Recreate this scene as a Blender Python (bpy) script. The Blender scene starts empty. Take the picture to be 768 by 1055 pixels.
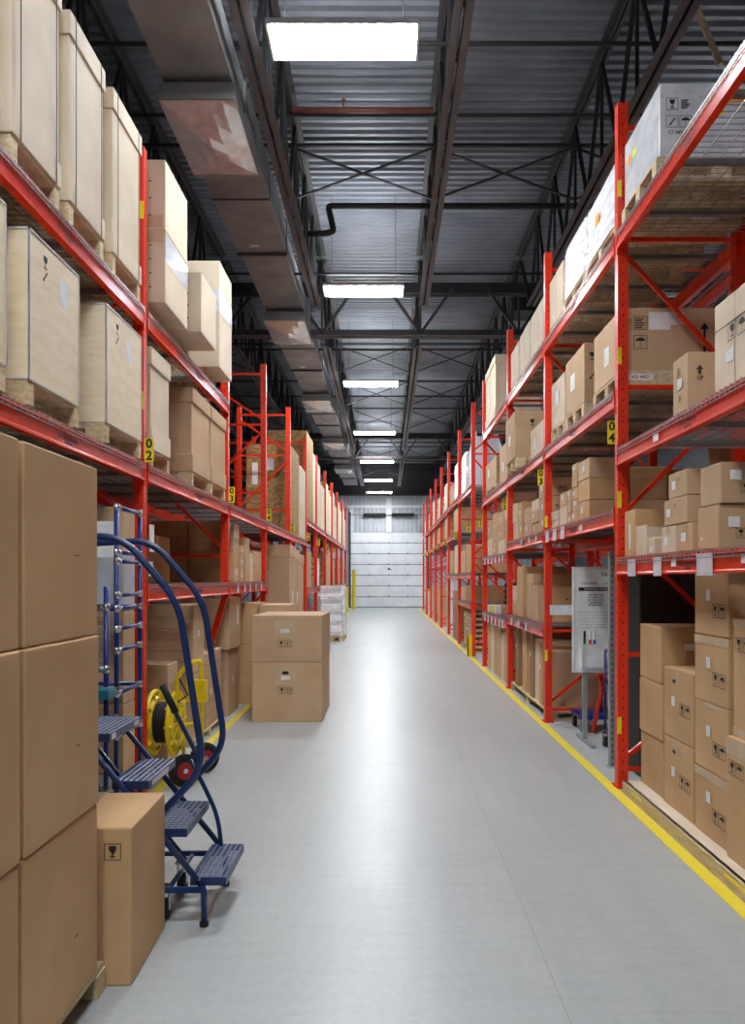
import bpy, bmesh, math, random
from mathutils import Vector, Matrix, Euler
random.seed(7)
SC = bpy.context.scene
COL = SC.collection
PI = math.pi

# ------------------------------------------------------------------ materials
def srgb(r, g, b):
    f = lambda c: (c/255/12.92) if c/255 <= 0.04045 else ((c/255+0.055)/1.055)**2.4
    return (f(r), f(g), f(b), 1)

class NT:
    def __init__(s, name, rough=0.6, metal=0.0):
        s.m = bpy.data.materials.new(name); s.m.use_nodes = True
        s.nt = s.m.node_tree; s.b = s.nt.nodes['Principled BSDF']
        s.b.inputs['Roughness'].default_value = rough
        s.b.inputs['Metallic'].default_value = metal
    def n(s, t, **k):
        nd = s.nt.nodes.new(t)
        for a, v in k.items():
            if hasattr(nd, a): setattr(nd, a, v)
        return nd
    def l(s, a, b): s.nt.links.new(a, b)
    def coord(s, scale=(1,1,1), kind='Object', loc=(0,0,0)):
        tc = s.n('ShaderNodeTexCoord'); mp = s.n('ShaderNodeMapping')
        mp.inputs['Scale'].default_value = scale; mp.inputs['Location'].default_value = loc
        s.l(tc.outputs[kind], mp.inputs['Vector']); return mp.outputs['Vector']
    def noise(s, vec, scale, detail=3, rough=0.5):
        nd = s.n('ShaderNodeTexNoise'); nd.inputs['Scale'].default_value = scale
        nd.inputs['Detail'].default_value = detail; nd.inputs['Roughness'].default_value = rough
        s.l(vec, nd.inputs['Vector']); return nd.outputs['Fac']
    def ramp(s, fac, stops):
        nd = s.n('ShaderNodeValToRGB'); cr = nd.color_ramp
        while len(cr.elements) < len(stops): cr.elements.new(0.5)
        for e, (p, c) in zip(cr.elements, stops): e.position = p; e.color = c
        s.l(fac, nd.inputs['Fac']); return nd.outputs['Color']
    def mix(s, fac, a, b, mode='MIX'):
        nd = s.n('ShaderNodeMix'); nd.data_type = 'RGBA'; nd.blend_type = mode
        if isinstance(fac, (int, float)): nd.inputs[0].default_value = fac
        else: s.l(fac, nd.inputs[0])
        for i, v in ((6, a), (7, b)):
            if isinstance(v, tuple): nd.inputs[i].default_value = v
            else: s.l(v, nd.inputs[i])
        return nd.outputs[2]
    def math(s, op, a, b=0.0):
        nd = s.n('ShaderNodeMath'); nd.operation = op
        for i, v in enumerate((a, b)):
            if isinstance(v, (int, float)): nd.inputs[i].default_value = v
            else: s.l(v, nd.inputs[i])
        return nd.outputs[0]
    def sep(s, vec):
        nd = s.n('ShaderNodeSeparateXYZ'); s.l(vec, nd.inputs[0]); return nd.outputs
    def rnd(s):
        return s.n('ShaderNodeObjectInfo').outputs['Random']
    def col(s, c):
        if isinstance(c, tuple): s.b.inputs['Base Color'].default_value = c
        else: s.l(c, s.b.inputs['Base Color'])
        return s
    def bump(s, h, strength=0.2, dist=0.01):
        nd = s.n('ShaderNodeBump'); nd.inputs['Strength'].default_value = strength
        nd.inputs['Distance'].default_value = dist
        s.l(h, nd.inputs['Height']); s.l(nd.outputs[0], s.b.inputs['Normal']); return s

M = {}
def flat(name, c, rough=0.5, metal=0.0):
    t = NT(name, rough, metal); v = t.coord()
    f = t.noise(v, 9, 2)
    c2 = (c[0]*0.86, c[1]*0.86, c[2]*0.86, 1)
    t.col(t.ramp(f, [(0.35, c2), (0.65, c)])); M[name] = t.m; return t.m

def cardboard(name, c, var=0.10):
    t = NT(name, 0.72); v = t.coord()
    big = t.noise(v, 3.0, 3); fine = t.noise(t.coord((60, 60, 4)), 3, 2)
    d = (c[0]*0.84, c[1]*0.82, c[2]*0.78, 1)
    a = t.ramp(big, [(0.3, d), (0.7, c)])
    a = t.mix(t.math('MULTIPLY', fine, 0.25), a, (c[0]*0.72, c[1]*0.70, c[2]*0.66, 1))
    # every box its own batch of board
    r = t.ramp(t.rnd(), [(0.0, (1-var, 1-var, 1-var*1.1, 1)), (1.0, (1+var*0.6, 1+var*0.5, 1+var*0.3, 1))])
    a = t.mix(1.0, a, r, 'MULTIPLY')
    t.col(a)
    x = t.n('ShaderNodeTexWave'); x.inputs['Scale'].default_value = 28; x.inputs['Distortion'].default_value = 0.4
    t.l(t.coord((1, 1, 0)), x.inputs['Vector'])
    t.bump(t.math('ADD', t.math('MULTIPLY', x.outputs['Fac'], 0.25), fine), 0.12, 0.003)
    M[name] = t.m
cardboard('kraft', srgb(209, 177, 143))
cardboard('kraft_pale_lit', srgb(232, 216, 194), 0.05)  # lighter kraft copy, its colour carries lamp glare on the top left cartons
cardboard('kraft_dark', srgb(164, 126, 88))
cardboard('kraft_brown', srgb(214, 175, 130), 0.06)

def plywood(name, c):
    t = NT(name, 0.6); v = t.coord((1.2, 1.2, 5))
    g = t.noise(v, 5, 5, 0.6)
    a = t.ramp(g, [(0.3, (c[0]*0.88, c[1]*0.85, c[2]*0.77, 1)), (0.6, c)])
    vo = t.n('ShaderNodeTexVoronoi'); vo.inputs['Scale'].default_value = 3.4
    t.l(t.coord((1, 1, 1.3)), vo.inputs['Vector'])
    k = t.ramp(vo.outputs['Distance'], [(0.08, (1, 1, 1, 1)), (0.17, (0, 0, 0, 1))])
    a = t.mix(t.math('MULTIPLY', k, 0.75), a, (c[0]*0.32, c[1]*0.22, c[2]*0.12, 1))
    t.col(a).bump(g, 0.15, 0.003); M[name] = t.m
plywood('plywood', srgb(242, 226, 198))
t = NT('pallet_wood', 0.75); v = t.coord((3, 3, 20)); g = t.noise(t.coord((6, 2, 14)), 4, 4, 0.6)
a = t.ramp(g, [(0.3, srgb(192, 166, 124)), (0.7, srgb(238, 222, 188))])
a = t.mix(1.0, a, t.ramp(t.rnd(), [(0, (0.82, 0.8, 0.76, 1)), (1, (1, 1, 1, 1))]), 'MULTIPLY')
t.col(a).bump(g, 0.2, 0.004); M['pallet_wood'] = t.m
t = NT('osb', 0.7); vo = t.n('ShaderNodeTexVoronoi'); vo.inputs['Scale'].default_value = 22
t.l(t.coord((1, 1, 2.4)), vo.inputs['Vector'])
a = t.ramp(t.sep(vo.outputs['Color'])[0], [(0.1, srgb(138, 104, 60)), (0.5, srgb(162, 126, 78)), (0.9, srgb(186, 152, 100))])
t.col(a).bump(t.sep(vo.outputs['Color'])[1], 0.2, 0.004); M['osb'] = t.m

def paint(name, c, rough=0.35, scuff=0.25, spots=None):
    t = NT(name, rough); v = t.coord()
    f = t.noise(v, 14, 5, 0.65)
    a = t.ramp(f, [(0.3, (c[0]*0.8, c[1]*0.75, c[2]*0.75, 1)), (0.55, c)])
    k = t.ramp(t.noise(t.coord((1, 1, 1)), 30, 4, 0.7), [(0.66, (0, 0, 0, 1)), (0.72, (1, 1, 1, 1))])
    a = t.mix(t.math('MULTIPLY', k, scuff), a, (c[0]*0.4+.1, c[1]*0.4+.08, c[2]*0.4+.08, 1))
    if spots:
        # punched slots, one every 76 mm up the post
        o = t.sep(t.coord())
        fz = t.math('FRACT', t.math('DIVIDE', o[2], spots))
        m1 = t.math('LESS_THAN', t.math('ABSOLUTE', t.math('SUBTRACT', fz, 0.5)), 0.09)
        m2 = t.math('LESS_THAN', t.math('ABSOLUTE', o[0]), 0.0055)
        ge = t.n('ShaderNodeNewGeometry')
        tc = t.n('ShaderNodeTexCoord'); ny = t.sep(tc.outputs['Normal'])[1]
        m3 = t.math('GREATER_THAN', t.math('ABSOLUTE', ny), 0.7)
        m1b = t.math('LESS_THAN', t.math('ABSOLUTE', o[1]), 0.0055)
        m3b = t.math('LESS_THAN', t.math('ABSOLUTE', ny), 0.3)
        mm = t.math('MULTIPLY', m1, t.math('ADD', t.math('MULTIPLY', m2, m3), t.math('MULTIPLY', m1b, m3b)))
        a = t.mix(mm, a, (0.05, 0.006, 0.004, 1))
    t.col(a); M[name] = t.m
RED = srgb(232, 50, 16)
paint('rack_orange', RED, 0.27, 0.12)
paint('rack_post', RED, 0.38, 0.15, spots=0.0762)
paint('rack_dark', srgb(176, 30, 16), 0.45, 0.2)
paint('blue_paint', srgb(20, 48, 98), 0.33, 0.15)
paint('blue_bright', srgb(24, 44, 122), 0.35, 0.1)
paint('teal_paint', srgb(24, 112, 132), 0.4, 0.2)
paint('yellow_paint', srgb(238, 212, 10), 0.4, 0.15)
paint('tread_metal', srgb(70, 84, 116), 0.32, 0.3)
flat('sign_yellow', srgb(246, 222, 20), 0.45)
flat('black', srgb(22, 22, 24), 0.5)
flat('rubber', srgb(26, 26, 27), 0.8)
flat('hub_red', srgb(176, 28, 34), 0.5)
flat('white_paper', srgb(238, 238, 238), 0.7)
flat('white_sleeve', srgb(222, 216, 226), 0.35)
flat('white_board', srgb(244, 246, 247), 0.4)
flat('white_metal', srgb(232, 234, 238), 0.4)
flat('lamp_housing', srgb(210, 212, 214), 0.5)
flat('grey_card', srgb(196, 198, 204), 0.6)
flat('orange_label', srgb(250, 160, 30), 0.5)
flat('yellow_label', srgb(232, 240, 30), 0.5)
flat('red_plastic', srgb(214, 50, 32), 0.5)
flat('green_plastic', srgb(20, 110, 70), 0.5)
flat('green_dark', srgb(30, 60, 46), 0.8)
flat('blue_plastic', srgb(40, 90, 200), 0.4)
flat('print_black', srgb(38, 32, 30), 0.7)
flat('print_faint', srgb(120, 92, 66), 0.7)
flat('stamp_grey', srgb(84, 34, 38), 0.6)
flat('tape_clear', srgb(196, 168, 130), 0.3)
flat('tape_buff', srgb(206, 182, 148), 0.35)
flat('strap', srgb(70, 66, 60), 0.8)
flat('steel_dark', srgb(58, 54, 56), 0.55, 0.0)
flat('steel_chord', srgb(76, 70, 72), 0.5, 0.0)
flat('steel_black', srgb(30, 30, 33), 0.6, 0.0)
flat('pipe_brown', srgb(110, 66, 58), 0.5)
flat('wire_zinc', srgb(168, 166, 168), 0.4, 0.6)
flat('deck_channel', srgb(128, 128, 130), 0.45, 0.5)
flat('chrome', srgb(196, 198, 204), 0.25, 0.8)
flat('wall_dark', srgb(92, 94, 98), 0.8)
flat('seal_dark', srgb(60, 66, 76), 0.6)
flat('tan_wood', srgb(170, 146, 120), 0.7)

t = NT('galvanized', 0.45, 0.35); g = t.noise(t.coord((1, 1, 1)), 2.2, 3)
t.col(t.ramp(g, [(0.3, srgb(118, 118, 120)), (0.7, srgb(146, 145, 146))])).bump(t.noise(t.coord(), 3.0, 1), 0.5, 0.05); M['galvanized'] = t.m
t = NT('foil', 0.25, 0.6); g = t.noise(t.coord(), 2.6, 2)
t.col(srgb(226, 222, 220)).bump(g, 0.6, 0.06); M['foil'] = t.m
t = NT('galv_post', 0.5, 0.3); o = t.sep(t.coord())
fz = t.math('FRACT', t.math('DIVIDE', o[2], 0.05))
m1 = t.math('MULTIPLY', t.math('LESS_THAN', t.math('ABSOLUTE', t.math('SUBTRACT', fz, 0.5)), 0.2), t.math('LESS_THAN', t.math('ABSOLUTE', o[0]), 0.006))
t.col(t.mix(m1, srgb(160, 166, 168), srgb(80, 84, 84))); M['galv_post'] = t.m

t = NT('stretch_film', 0.18); g = t.noise(t.coord((1, 1, 3)), 5, 5, 0.7)
t.col(t.ramp(g, [(0.25, srgb(206, 209, 216)), (0.6, srgb(246, 248, 250))])).bump(g, 0.8, 0.03); M['stretch_film'] = t.m
t = NT('film_grey', 0.25); g = t.noise(t.coord((1, 1, 2)), 4, 5, 0.7)
t.col(t.ramp(g, [(0.3, srgb(186, 190, 198)), (0.6, srgb(220, 222, 228))])).bump(g, 0.4, 0.02); M['film_grey'] = t.m
t = NT('bag_white', 0.6); g = t.noise(t.coord((6, 6, 1)), 3, 3)
t.col(srgb(222, 228, 240)).bump(g, 0.5, 0.03); M['bag_white'] = t.m

# floor: sealed concrete, faint trowel marks, tyre scuffs and joints
t = NT('concrete_floor', 0.3)
v = t.coord()
n1 = t.noise(v, 0.55, 5, 0.6); n2 = t.noise(t.coord((1, 0.12, 1)), 4, 5, 0.65); n3 = t.noise(v, 26, 5, 0.7)
a = t.ramp(n1, [(0.3, srgb(154, 160, 162)), (0.7, srgb(178, 184, 185))])
a = t.mix(0.45, a, t.ramp(n2, [(0.3, srgb(168, 172, 174)), (0.7, srgb(198, 201, 201))]))
a = t.mix(0.25, a, t.ramp(n3, [(0.3, srgb(158, 161, 162)), (0.7, srgb(204, 206, 206))]))
o = t.sep(v)
def joint(t, c, at, period):
    fr = t.math('FRACT', t.math('DIVIDE', t.math('SUBTRACT', c, at), period))
    return t.math('LESS_THAN', fr, 0.006/period)
j = t.math('MAXIMUM', joint(t, o[1], 3.95, 4.6), joint(t, o[0], 0.62, 5.0))
a = t.mix(t.math('MULTIPLY', j, 0.35), a, srgb(120, 122, 124))
sc = t.noise(t.coord((0.9, 9, 1), loc=(3, 1, 0)), 2.2, 2)
a = t.mix(t.math('MULTIPLY', t.ramp(sc, [(0.45, (0, 0, 0, 1)), (0.8, (1, 1, 1, 1))]), 0.12), a, srgb(120, 120, 120))
t.col(a)
rr = t.ramp(n1, [(0.3, (0.26, 0.26, 0.26, 1)), (0.7, (0.4, 0.4, 0.4, 1))])
rr = t.mix(0.4, rr, t.ramp(n3, [(0.3, (0.28, 0.28, 0.28, 1)), (0.7, (0.48, 0.48, 0.48, 1))]))
t.l(rr, t.b.inputs['Roughness'])
M['concrete_floor'] = t.m
t = NT('floor_yellow', 0.45); n3 = t.noise(t.coord(), 30, 5, 0.7)
t.col(t.ramp(n3, [(0.28, srgb(196, 180, 90)), (0.42, srgb(240, 218, 60))])); M['floor_yellow'] = t.m
t = NT('roof_deck', 0.5, 0.3); n3 = t.noise(t.coord(), 1.3, 4)
t.col(t.ramp(n3, [(0.3, srgb(100, 104, 112)), (0.7, srgb(122, 126, 134))])); M['roof_deck'] = t.m
t = NT('wall_metal', 0.5); n3 = t.noise(t.coord(), 1.3, 4)
t.col(t.ramp(n3, [(0.3, srgb(176, 180, 188)), (0.7, srgb(196, 200, 206))])); M['wall_metal'] = t.m
t = NT('door_white', 0.45); n3 = t.noise(t.coord(), 2, 4)
t.col(t.ramp(n3, [(0.3, srgb(222, 226, 230)), (0.7, srgb(240, 242, 244))])); M['door_white'] = t.m

def emitter(name, c, s):
    t = NT(name); t.b.inputs['Base Color'].default_value = (0.8, 0.8, 0.8, 1)
    t.b.inputs['Emission Color'].default_value = c; t.b.inputs['Emission Strength'].default_value = s
    M[name] = t.m
LAMP = 46.0
emitter('lamp_lens', (0.93, 0.97, 1.0, 1), LAMP)
emitter('lamp_uplight', (0.93, 0.97, 1.0, 1), LAMP*0.85)

# ------------------------------------------------------------------ mesh builder
class MB:
    def __init__(s): s.v = []; s.f = []
    def add(s, vs, fs):
        o = len(s.v); s.v += [tuple(p) for p in vs]; s.f += [tuple(i+o for i in f) for f in fs]; return s
    def box(s, x0, x1, y0, y1, z0, z1):
        if x0 > x1: x0, x1 = x1, x0
        if y0 > y1: y0, y1 = y1, y0
        return s.add([(x0,y0,z0),(x1,y0,z0),(x1,y1,z0),(x0,y1,z0),(x0,y0,z1),(x1,y0,z1),(x1,y1,z1),(x0,y1,z1)],
                     [(0,3,2,1),(4,5,6,7),(0,1,5,4),(1,2,6,5),(2,3,7,6),(3,0,4,7)])
    def bar(s, p, q, w, h, up=(0,0,1)):
        p = Vector(p); q = Vector(q); d = (q-p).normalized(); u = Vector(up)
        if abs(d.dot(u)) > 0.98: u = Vector((0,1,0))
        r = d.cross(u).normalized(); u = r.cross(d).normalized()
        vs = []
        for c in (p, q):
            for a, b in ((-1,-1),(1,-1),(1,1),(-1,1)): vs.append(c + r*a*w/2 + u*b*h/2)
        return s.add(vs, [(0,3,2,1),(4,5,6,7),(0,1,5,4),(1,2,6,5),(2,3,7,6),(3,0,4,7)])
    def tube(s, pts, r, seg=8, cap=True):
        pts = [Vector(p) for p in pts]; n = len(pts); rings = []
        t0 = (pts[1]-pts[0]).normalized()
        u = Vector((0,0,1)) if abs(t0.z) < 0.9 else Vector((0,1,0))
        u = (u - t0*u.dot(t0)).normalized(); o = len(s.v)
        for i, p in enumerate(pts):
            if i == 0: t = t0
            elif i == n-1: t = (pts[-1]-pts[-2]).normalized()
            else: t = ((pts[i+1]-p).normalized()+(p-pts[i-1]).normalized()).normalized()
            u = (u - t*u.dot(t)).normalized(); w = t.cross(u)
            rr = r[i] if isinstance(r, (list, tuple)) else r
            for k in range(seg):
                a = 2*PI*k/seg; s.v.append(tuple(p + u*math.cos(a)*rr + w*math.sin(a)*rr))
        for i in range(n-1):
            for k in range(seg):
                k2 = (k+1) % seg; a = o+i*seg
                s.f.append((a+k, a+k2, a+seg+k2, a+seg+k))
        if cap:
            s.f.append(tuple(o+k for k in reversed(range(seg)))); s.f.append(tuple(o+(n-1)*seg+k for k in range(seg)))
        return s
    def cyl(s, p, q, r, seg=16): return s.tube([p, q], r, seg)
    def ring(s, c, axis, R, r, seg=28, tseg=8):
        c = Vector(c); ax = Vector(axis).normalized()
        u = ax.orthogonal().normalized(); w = ax.cross(u); o = len(s.v)
        for i in range(seg):
            a = 2*PI*i/seg; d = u*math.cos(a)+w*math.sin(a)
            for k in range(tseg):
                b = 2*PI*k/tseg; s.v.append(tuple(c + d*(R+r*math.cos(b)) + ax*r*math.sin(b)))
        for i in range(seg):
            for k in range(tseg):
                i2 = (i+1) % seg; k2 = (k+1) % tseg
                s.f.append((o+i*tseg+k, o+i2*tseg+k, o+i2*tseg+k2, o+i*tseg+k2))
        return s
    def prism(s, poly, z0, z1):
        n = len(poly)
        return s.add([(x, y, z0) for x, y in poly]+[(x, y, z1) for x, y in poly],
                     [tuple(reversed(range(n))), tuple(range(n, 2*n))]+[(i, (i+1) % n, n+(i+1) % n, n+i) for i in range(n)])
    def xform(s, mat, start=0):
        for i in range(start, len(s.v)): s.v[i] = tuple(mat @ Vector(s.v[i]))
        return s
    def mesh(s, name, mat, smooth=False):
        me = bpy.data.meshes.new(name); me.from_pydata(s.v, [], s.f)
        bm = bmesh.new(); bm.from_mesh(me); bmesh.ops.recalc_face_normals(bm, faces=bm.faces); bm.to_mesh(me); bm.free()
        me.materials.append(M[mat] if isinstance(mat, str) else mat)
        if smooth:
            for p in me.polygons: p.use_smooth = True
        return me
    def build(s, name, mat, parent=None, loc=(0,0,0), smooth=False):
        return link(name, s.mesh(name, mat, smooth), parent, loc)

def link(name, me, parent=None, loc=(0,0,0)):
    o = bpy.data.objects.new(name, me); o.location = loc; COL.objects.link(o)
    if parent: o.parent = parent
    return o
NUMW = (('01', 'one'), ('02', 'two'), ('03', 'three'), ('04', 'four'), ('05', 'five'))
def tag(o, label=None, cat=None, group=None, kind=None):
    if label:
        for a_, b_ in NUMW: label = label.replace(a_, b_)
    if label: o['label'] = label
    if cat: o['category'] = cat
    if group: o['group'] = group
    if kind: o['kind'] = kind
    return o
def thing(name, label, cat, loc=(0,0,0), rz=0, group=None):
    o = bpy.data.objects.new(name, None); o.empty_display_size = 0.1; COL.objects.link(o)
    o.location = loc; o.rotation_euler = (0, 0, rz); return tag(o, label, cat, group)
def struct(name, mb, mat, label, cat, loc=(0,0,0), smooth=False):
    return tag(mb.build(name, mat, None, loc, smooth), label, cat, None, 'structure')
def copy_tree(src, loc=None, rz=None, **kw):
    r = src.copy(); COL.objects.link(r)
    if loc is not None: r.location = loc
    if rz is not None: r.rotation_euler = (0, 0, rz)
    for ch in list(src.children):
        c = ch.copy(); COL.objects.link(c); c.parent = r
        for g in list(ch.children):
            d = g.copy(); COL.objects.link(d); d.parent = c
    return tag(r, **kw)
def fillet(pts, rad, n=6):
    pts = [Vector(p) for p in pts]; out = [pts[0]]
    for i in range(1, len(pts)-1):
        a, b, c = pts[i-1], pts[i], pts[i+1]
        ra = min(rad, (a-b).length*0.48, (c-b).length*0.48)
        p = b+(a-b).normalized()*ra; q = b+(c-b).normalized()*ra
        for k in range(n+1):
            t = k/n; out.append(p*(1-t)**2 + b*2*t*(1-t) + q*t*t)
    out.append(pts[-1]); return out
def bevel_mesh(me, w, seg=2):
    bm = bmesh.new(); bm.from_mesh(me)
    bmesh.ops.bevel(bm, geom=bm.edges[:], offset=w, segments=seg, affect='EDGES', profile=0.6)
    bm.to_mesh(me); bm.free()

_txt = {}
def text_mesh(s, size, mat, ext=0.0006, align='CENTER'):
    key = (s, size, mat, align)
    if key in _txt: return _txt[key]
    cu = bpy.data.curves.new('lettering', 'FONT'); cu.body = s; cu.size = size; cu.extrude = ext
    cu.offset = size*(0.03 if mat in ('black', 'stamp_grey') else 0.012); cu.align_x = align; cu.align_y = 'CENTER'; cu.resolution_u = 2
    o = bpy.data.objects.new('lettering', cu); COL.objects.link(o)
    dg = bpy.context.evaluated_depsgraph_get(); dg.update()
    me = bpy.data.meshes.new_from_object(o.evaluated_get(dg)); bpy.data.objects.remove(o)
    me.materials.clear(); me.materials.append(M[mat]); _txt[key] = me; return me
# text lies in XY of its own; turn it to face a direction
FACE = {'-y': (PI/2, 0, 0), '-x': (PI/2, 0, -PI/2), '+x': (PI/2, 0, PI/2), '+y': (PI/2, 0, PI)}
def lettering(s, size, mat, parent, loc, face, name='lettering', sx=1.0):
    o = link(name, text_mesh(s, size, mat), parent, loc); o.rotation_euler = FACE[face]; o.scale = (sx, 1, 1); return o
# ------------------------------------------------------------------ camera
cam = bpy.data.cameras.new('camera'); co = bpy.data.objects.new('camera', cam); COL.objects.link(co)
co.location = (0, 0, 1.5); co.rotation_euler = (PI/2, 0, 0)
cam.sensor_fit = 'HORIZONTAL'; cam.sensor_width = 36; cam.lens = 36*776/768
cam.shift_x = -14.5/768; cam.shift_y = 69/768; cam.clip_start = 0.05; cam.clip_end = 200
SC.camera = co

# ------------------------------------------------------------------ room
XL, XR, YB, YF, ZC = -9.5, 9.5, -7.0, 39.5, 7.5
struct('floor', MB().box(XL, XR, YB, YF, -0.12, 0), 'concrete_floor', 'sealed light grey concrete floor of the warehouse aisle', 'floor')
for sx, n in ((-1, 'left'), (1, 'right')):
    x = XL if sx < 0 else XR
    m = MB().box(x, x+sx*0.2, YB, YF, 0, ZC+0.2)
    struct('wall_'+n, m, 'wall_dark', 'plain grey warehouse side wall on the '+n, 'wall')
struct('wall_rear', MB().box(XL, XR, YB-0.2, YB, 0, ZC+0.2), 'wall_dark', 'plain grey warehouse wall behind the viewer', 'wall')
# end wall: ribbed sheet, opening for the door
DX0, DX1, DZ = -1.87, 2.10, 3.94
m = MB()
def ribs(m, x0, x1, z0, z1):
    x = x0; m.box(x0, x1, YF+0.02, YF+0.2, z0, z1)
    while x < x1-0.1:
        m.prism([(x+0.03, YF+0.02), (x+0.05, YF-0.02), (x+0.12, YF-0.02), (x+0.14, YF+0.02)], z0, z1); x += 0.22
ribs(m, XL, DX0, 0, ZC); ribs(m, DX1, XR, 0, ZC); ribs(m, DX0, DX1, DZ, ZC)
struct('wall_end', m, 'wall_metal', 'pale ribbed metal wall around the overhead door', 'wall')
m = MB(); y = YB
P = 0.152
while y < YF:
    prof = [(y, ZC), (y+0.035, ZC), (y+0.055, ZC+0.04), (y+0.115, ZC+0.04), (y+0.135, ZC), (y+P, ZC)]
    for (a, za), (b, zb) in zip(prof, prof[1:]):
        m.add([(XL, a, za), (XR, a, za), (XR, b, zb), (XL, b, zb)], [(0, 1, 2, 3)])
    y += P
m.box(XL, XR, YB, YF+0.2, ZC+0.06, ZC+0.2)
struct('ceiling', m, 'roof_deck', 'corrugated metal roof deck high above the racks', 'ceiling')
# overhead door
d = thing('door_1', 'white sectional overhead door at the far end of the aisle', 'door', ((DX0+DX1)/2, YF-0.02, 0)); d['kind'] = 'structure'
w = (DX1-DX0)/2; n = 7; hh = DZ/n
for i in range(n):
    m = MB().box(-w, w, 0, 0.05, i*hh+0.02, (i+1)*hh-0.01)
    for zz in (0.18, 0.36): m.box(-w+0.05, w-0.05, -0.012, 0, i*hh+zz, i*hh+zz+0.02)
    p = m.build('door_panel', 'door_white', d); 
    m = MB().box(-w, w, -0.01, 0.03, i*hh-0.01, i*hh+0.02); m.build('panel_joint', 'seal_dark', p)
    if i:
        for k in (-1, 0, 1):
            MB().box(k*1.0-0.03, k*1.0+0.03, -0.02, 0, i*hh-0.02, i*hh+0.07).build('hinge', 'deck_channel', p)
m = MB().cyl((0, -0.03, 2.03), (0, 0, 2.03), 0.06); m.box(-0.02, 0.14, -0.05, -0.02, 1.98, 2.02); m.build('lock_handle', 'steel_dark', d)
MB().box(-w, w, -0.03, 0.02, -0.0, 0.035).build('bottom_seal', 'seal_dark', d)
for s_ in (-1, 1):
    MB().box(s_*w, s_*(w+0.09), -0.12, 0.01, 0.0, 5.0).build('door_track', 'seal_dark', d)
    MB().box(s_*(w-0.1), s_*(w+0.06), -0.06, -0.0, DZ, 5.2).build('track_post', 'white_metal', d)
MB().box(-w-0.2, w+0.2, -0.07, -0.0, 5.22, 5.36).build('header_rail', 'white_metal', d)
MB().box(-0.14, 0.14, -0.1, -0.0, DZ+0.02, 5.75).build('center_post', 'white_metal', d)
for a, b in ((-1.32, -0.16), (0.16, 1.32)):
    m = MB().cyl((a, -0.22, 4.85), (b, -0.22, 4.85), 0.075, 12)
    x = a
    while x < b:
        m.ring((x, -0.22, 4.85), (1, 0, 0), 0.078, 0.012, 12, 4); x += 0.06
    m.build('torsion_spring', 'black', d)
MB().cyl((-w, -0.22, 4.85), (w, -0.22, 4.85), 0.016, 8).build('spring_shaft', 'steel_dark', d)
m = MB().box(DX1-0.16, DX1-0.02, YF-0.45, YF-0.1, 0, 2.55)
tag(m.build('wall_panel', 'lamp_housing'), 'grey narrow guard panel at right side of overhead door', 'panel')

struct('trim_1', MB().box(XL, XR, 39.0, 39.44, 5.86, 5.98).box(XL, XR, 39.2, 39.26, 5.98, 7.38).box(XL, XR, 39.0, 39.44, 7.38, 7.48), 'steel_black', 'dark steel wall beam across the top of the end wall', 'beam')
# yellow floor lines
tag(MB().box(1.575, 1.655, 0.5, 38.9, 0.0005, 0.003).build('floor_line', 'floor_yellow'), 'bright yellow painted line along the foot of the right racks', 'floor line')
tag(MB().box(-1.66, -1.59, 3.4, 33.0, 0.0005, 0.003).build('floor_line', 'floor_yellow'), 'yellow painted line along the foot of the left racks', 'floor line')

# ------------------------------------------------------------------ roof steel
GIRD = [-0.4, 14.0, 28.4]
JX = [-6.69, -4.86, -3.03, -1.2, 0.63, 2.46, 4.29, 6.12]
ZB, ZT = 6.15, 7.46
def make_joist(y0, y1, loc, label, grp):
    t = thing('roof_joist', label, 'roof joist', loc, 0, grp); L = y1-y0
    e0, e1 = 1.05, L-1.05
    m = MB()
    for s_ in (-1, 1):
        m.box(s_*0.012, s_*0.082, e0, e1, 0, 0.012); m.box(s_*0.012, s_*0.022, e0, e1, 0, 0.085)
    m.build('bottom_chord', 'steel_chord', t)
    m = MB()
    for s_ in (-1, 1):
        m.box(s_*0.012, s_*0.082, 0.02, L-0.02, ZT-ZB-0.012, ZT-ZB); m.box(s_*0.012, s_*0.022, 0.02, L-0.02, ZT-ZB-0.085, ZT-ZB)
    m.build('top_chord', 'steel_dark', t)
    m = MB(); n = max(4, int(round((e1-e0)/1.22))); st = (e1-e0)/n
    h0, h1 = 0.05, ZT-ZB-0.05
    for i in range(n):
        a = e0+i*st
        m.bar((0, a+0.02, h0), (0, a+st/2, h1), 0.03, 0.045, (1, 0, 0)); m.bar((0, a+st/2, h1), (0, a+st-0.02, h0), 0.03, 0.045, (1, 0, 0))
        m.bar((0, a+st/2-0.01, h0), (0, a+st/2-0.01, h1), 0.024, 0.035, (1, 0, 0))
    m.bar((0, e0, h0), (0, 0.1, h1-0.1), 0.04, 0.06, (1, 0, 0)); m.bar((0, e1, h0), (0, L-0.1, h1-0.1), 0.04, 0.06, (1, 0, 0))
    m.build('web', 'steel_black', t); return t
spans = [(GIRD[0], GIRD[1], 'near'), (GIRD[1], GIRD[2], 'middle'), (GIRD[2], 38.95, 'far')]
JN = {0:'fourth left', 1:'third left', 2:'second left', 3:'first left', 4:'first right', 5:'second right', 6:'third right', 7:'fourth right'}
for (a, b, nm) in spans:
    proto = None
    for k, x in enumerate(JX):
        lab = 'dark open-web roof joist in the %s roof bay, %s of the lamp row' % (nm, JN[k])
        if proto is None: proto = make_joist(a+0.1, b-0.1, (x, a+0.1, ZB), lab, 'roof joists')
        else: copy_tree(proto, (x, a+0.1, ZB), label=lab)
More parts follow.
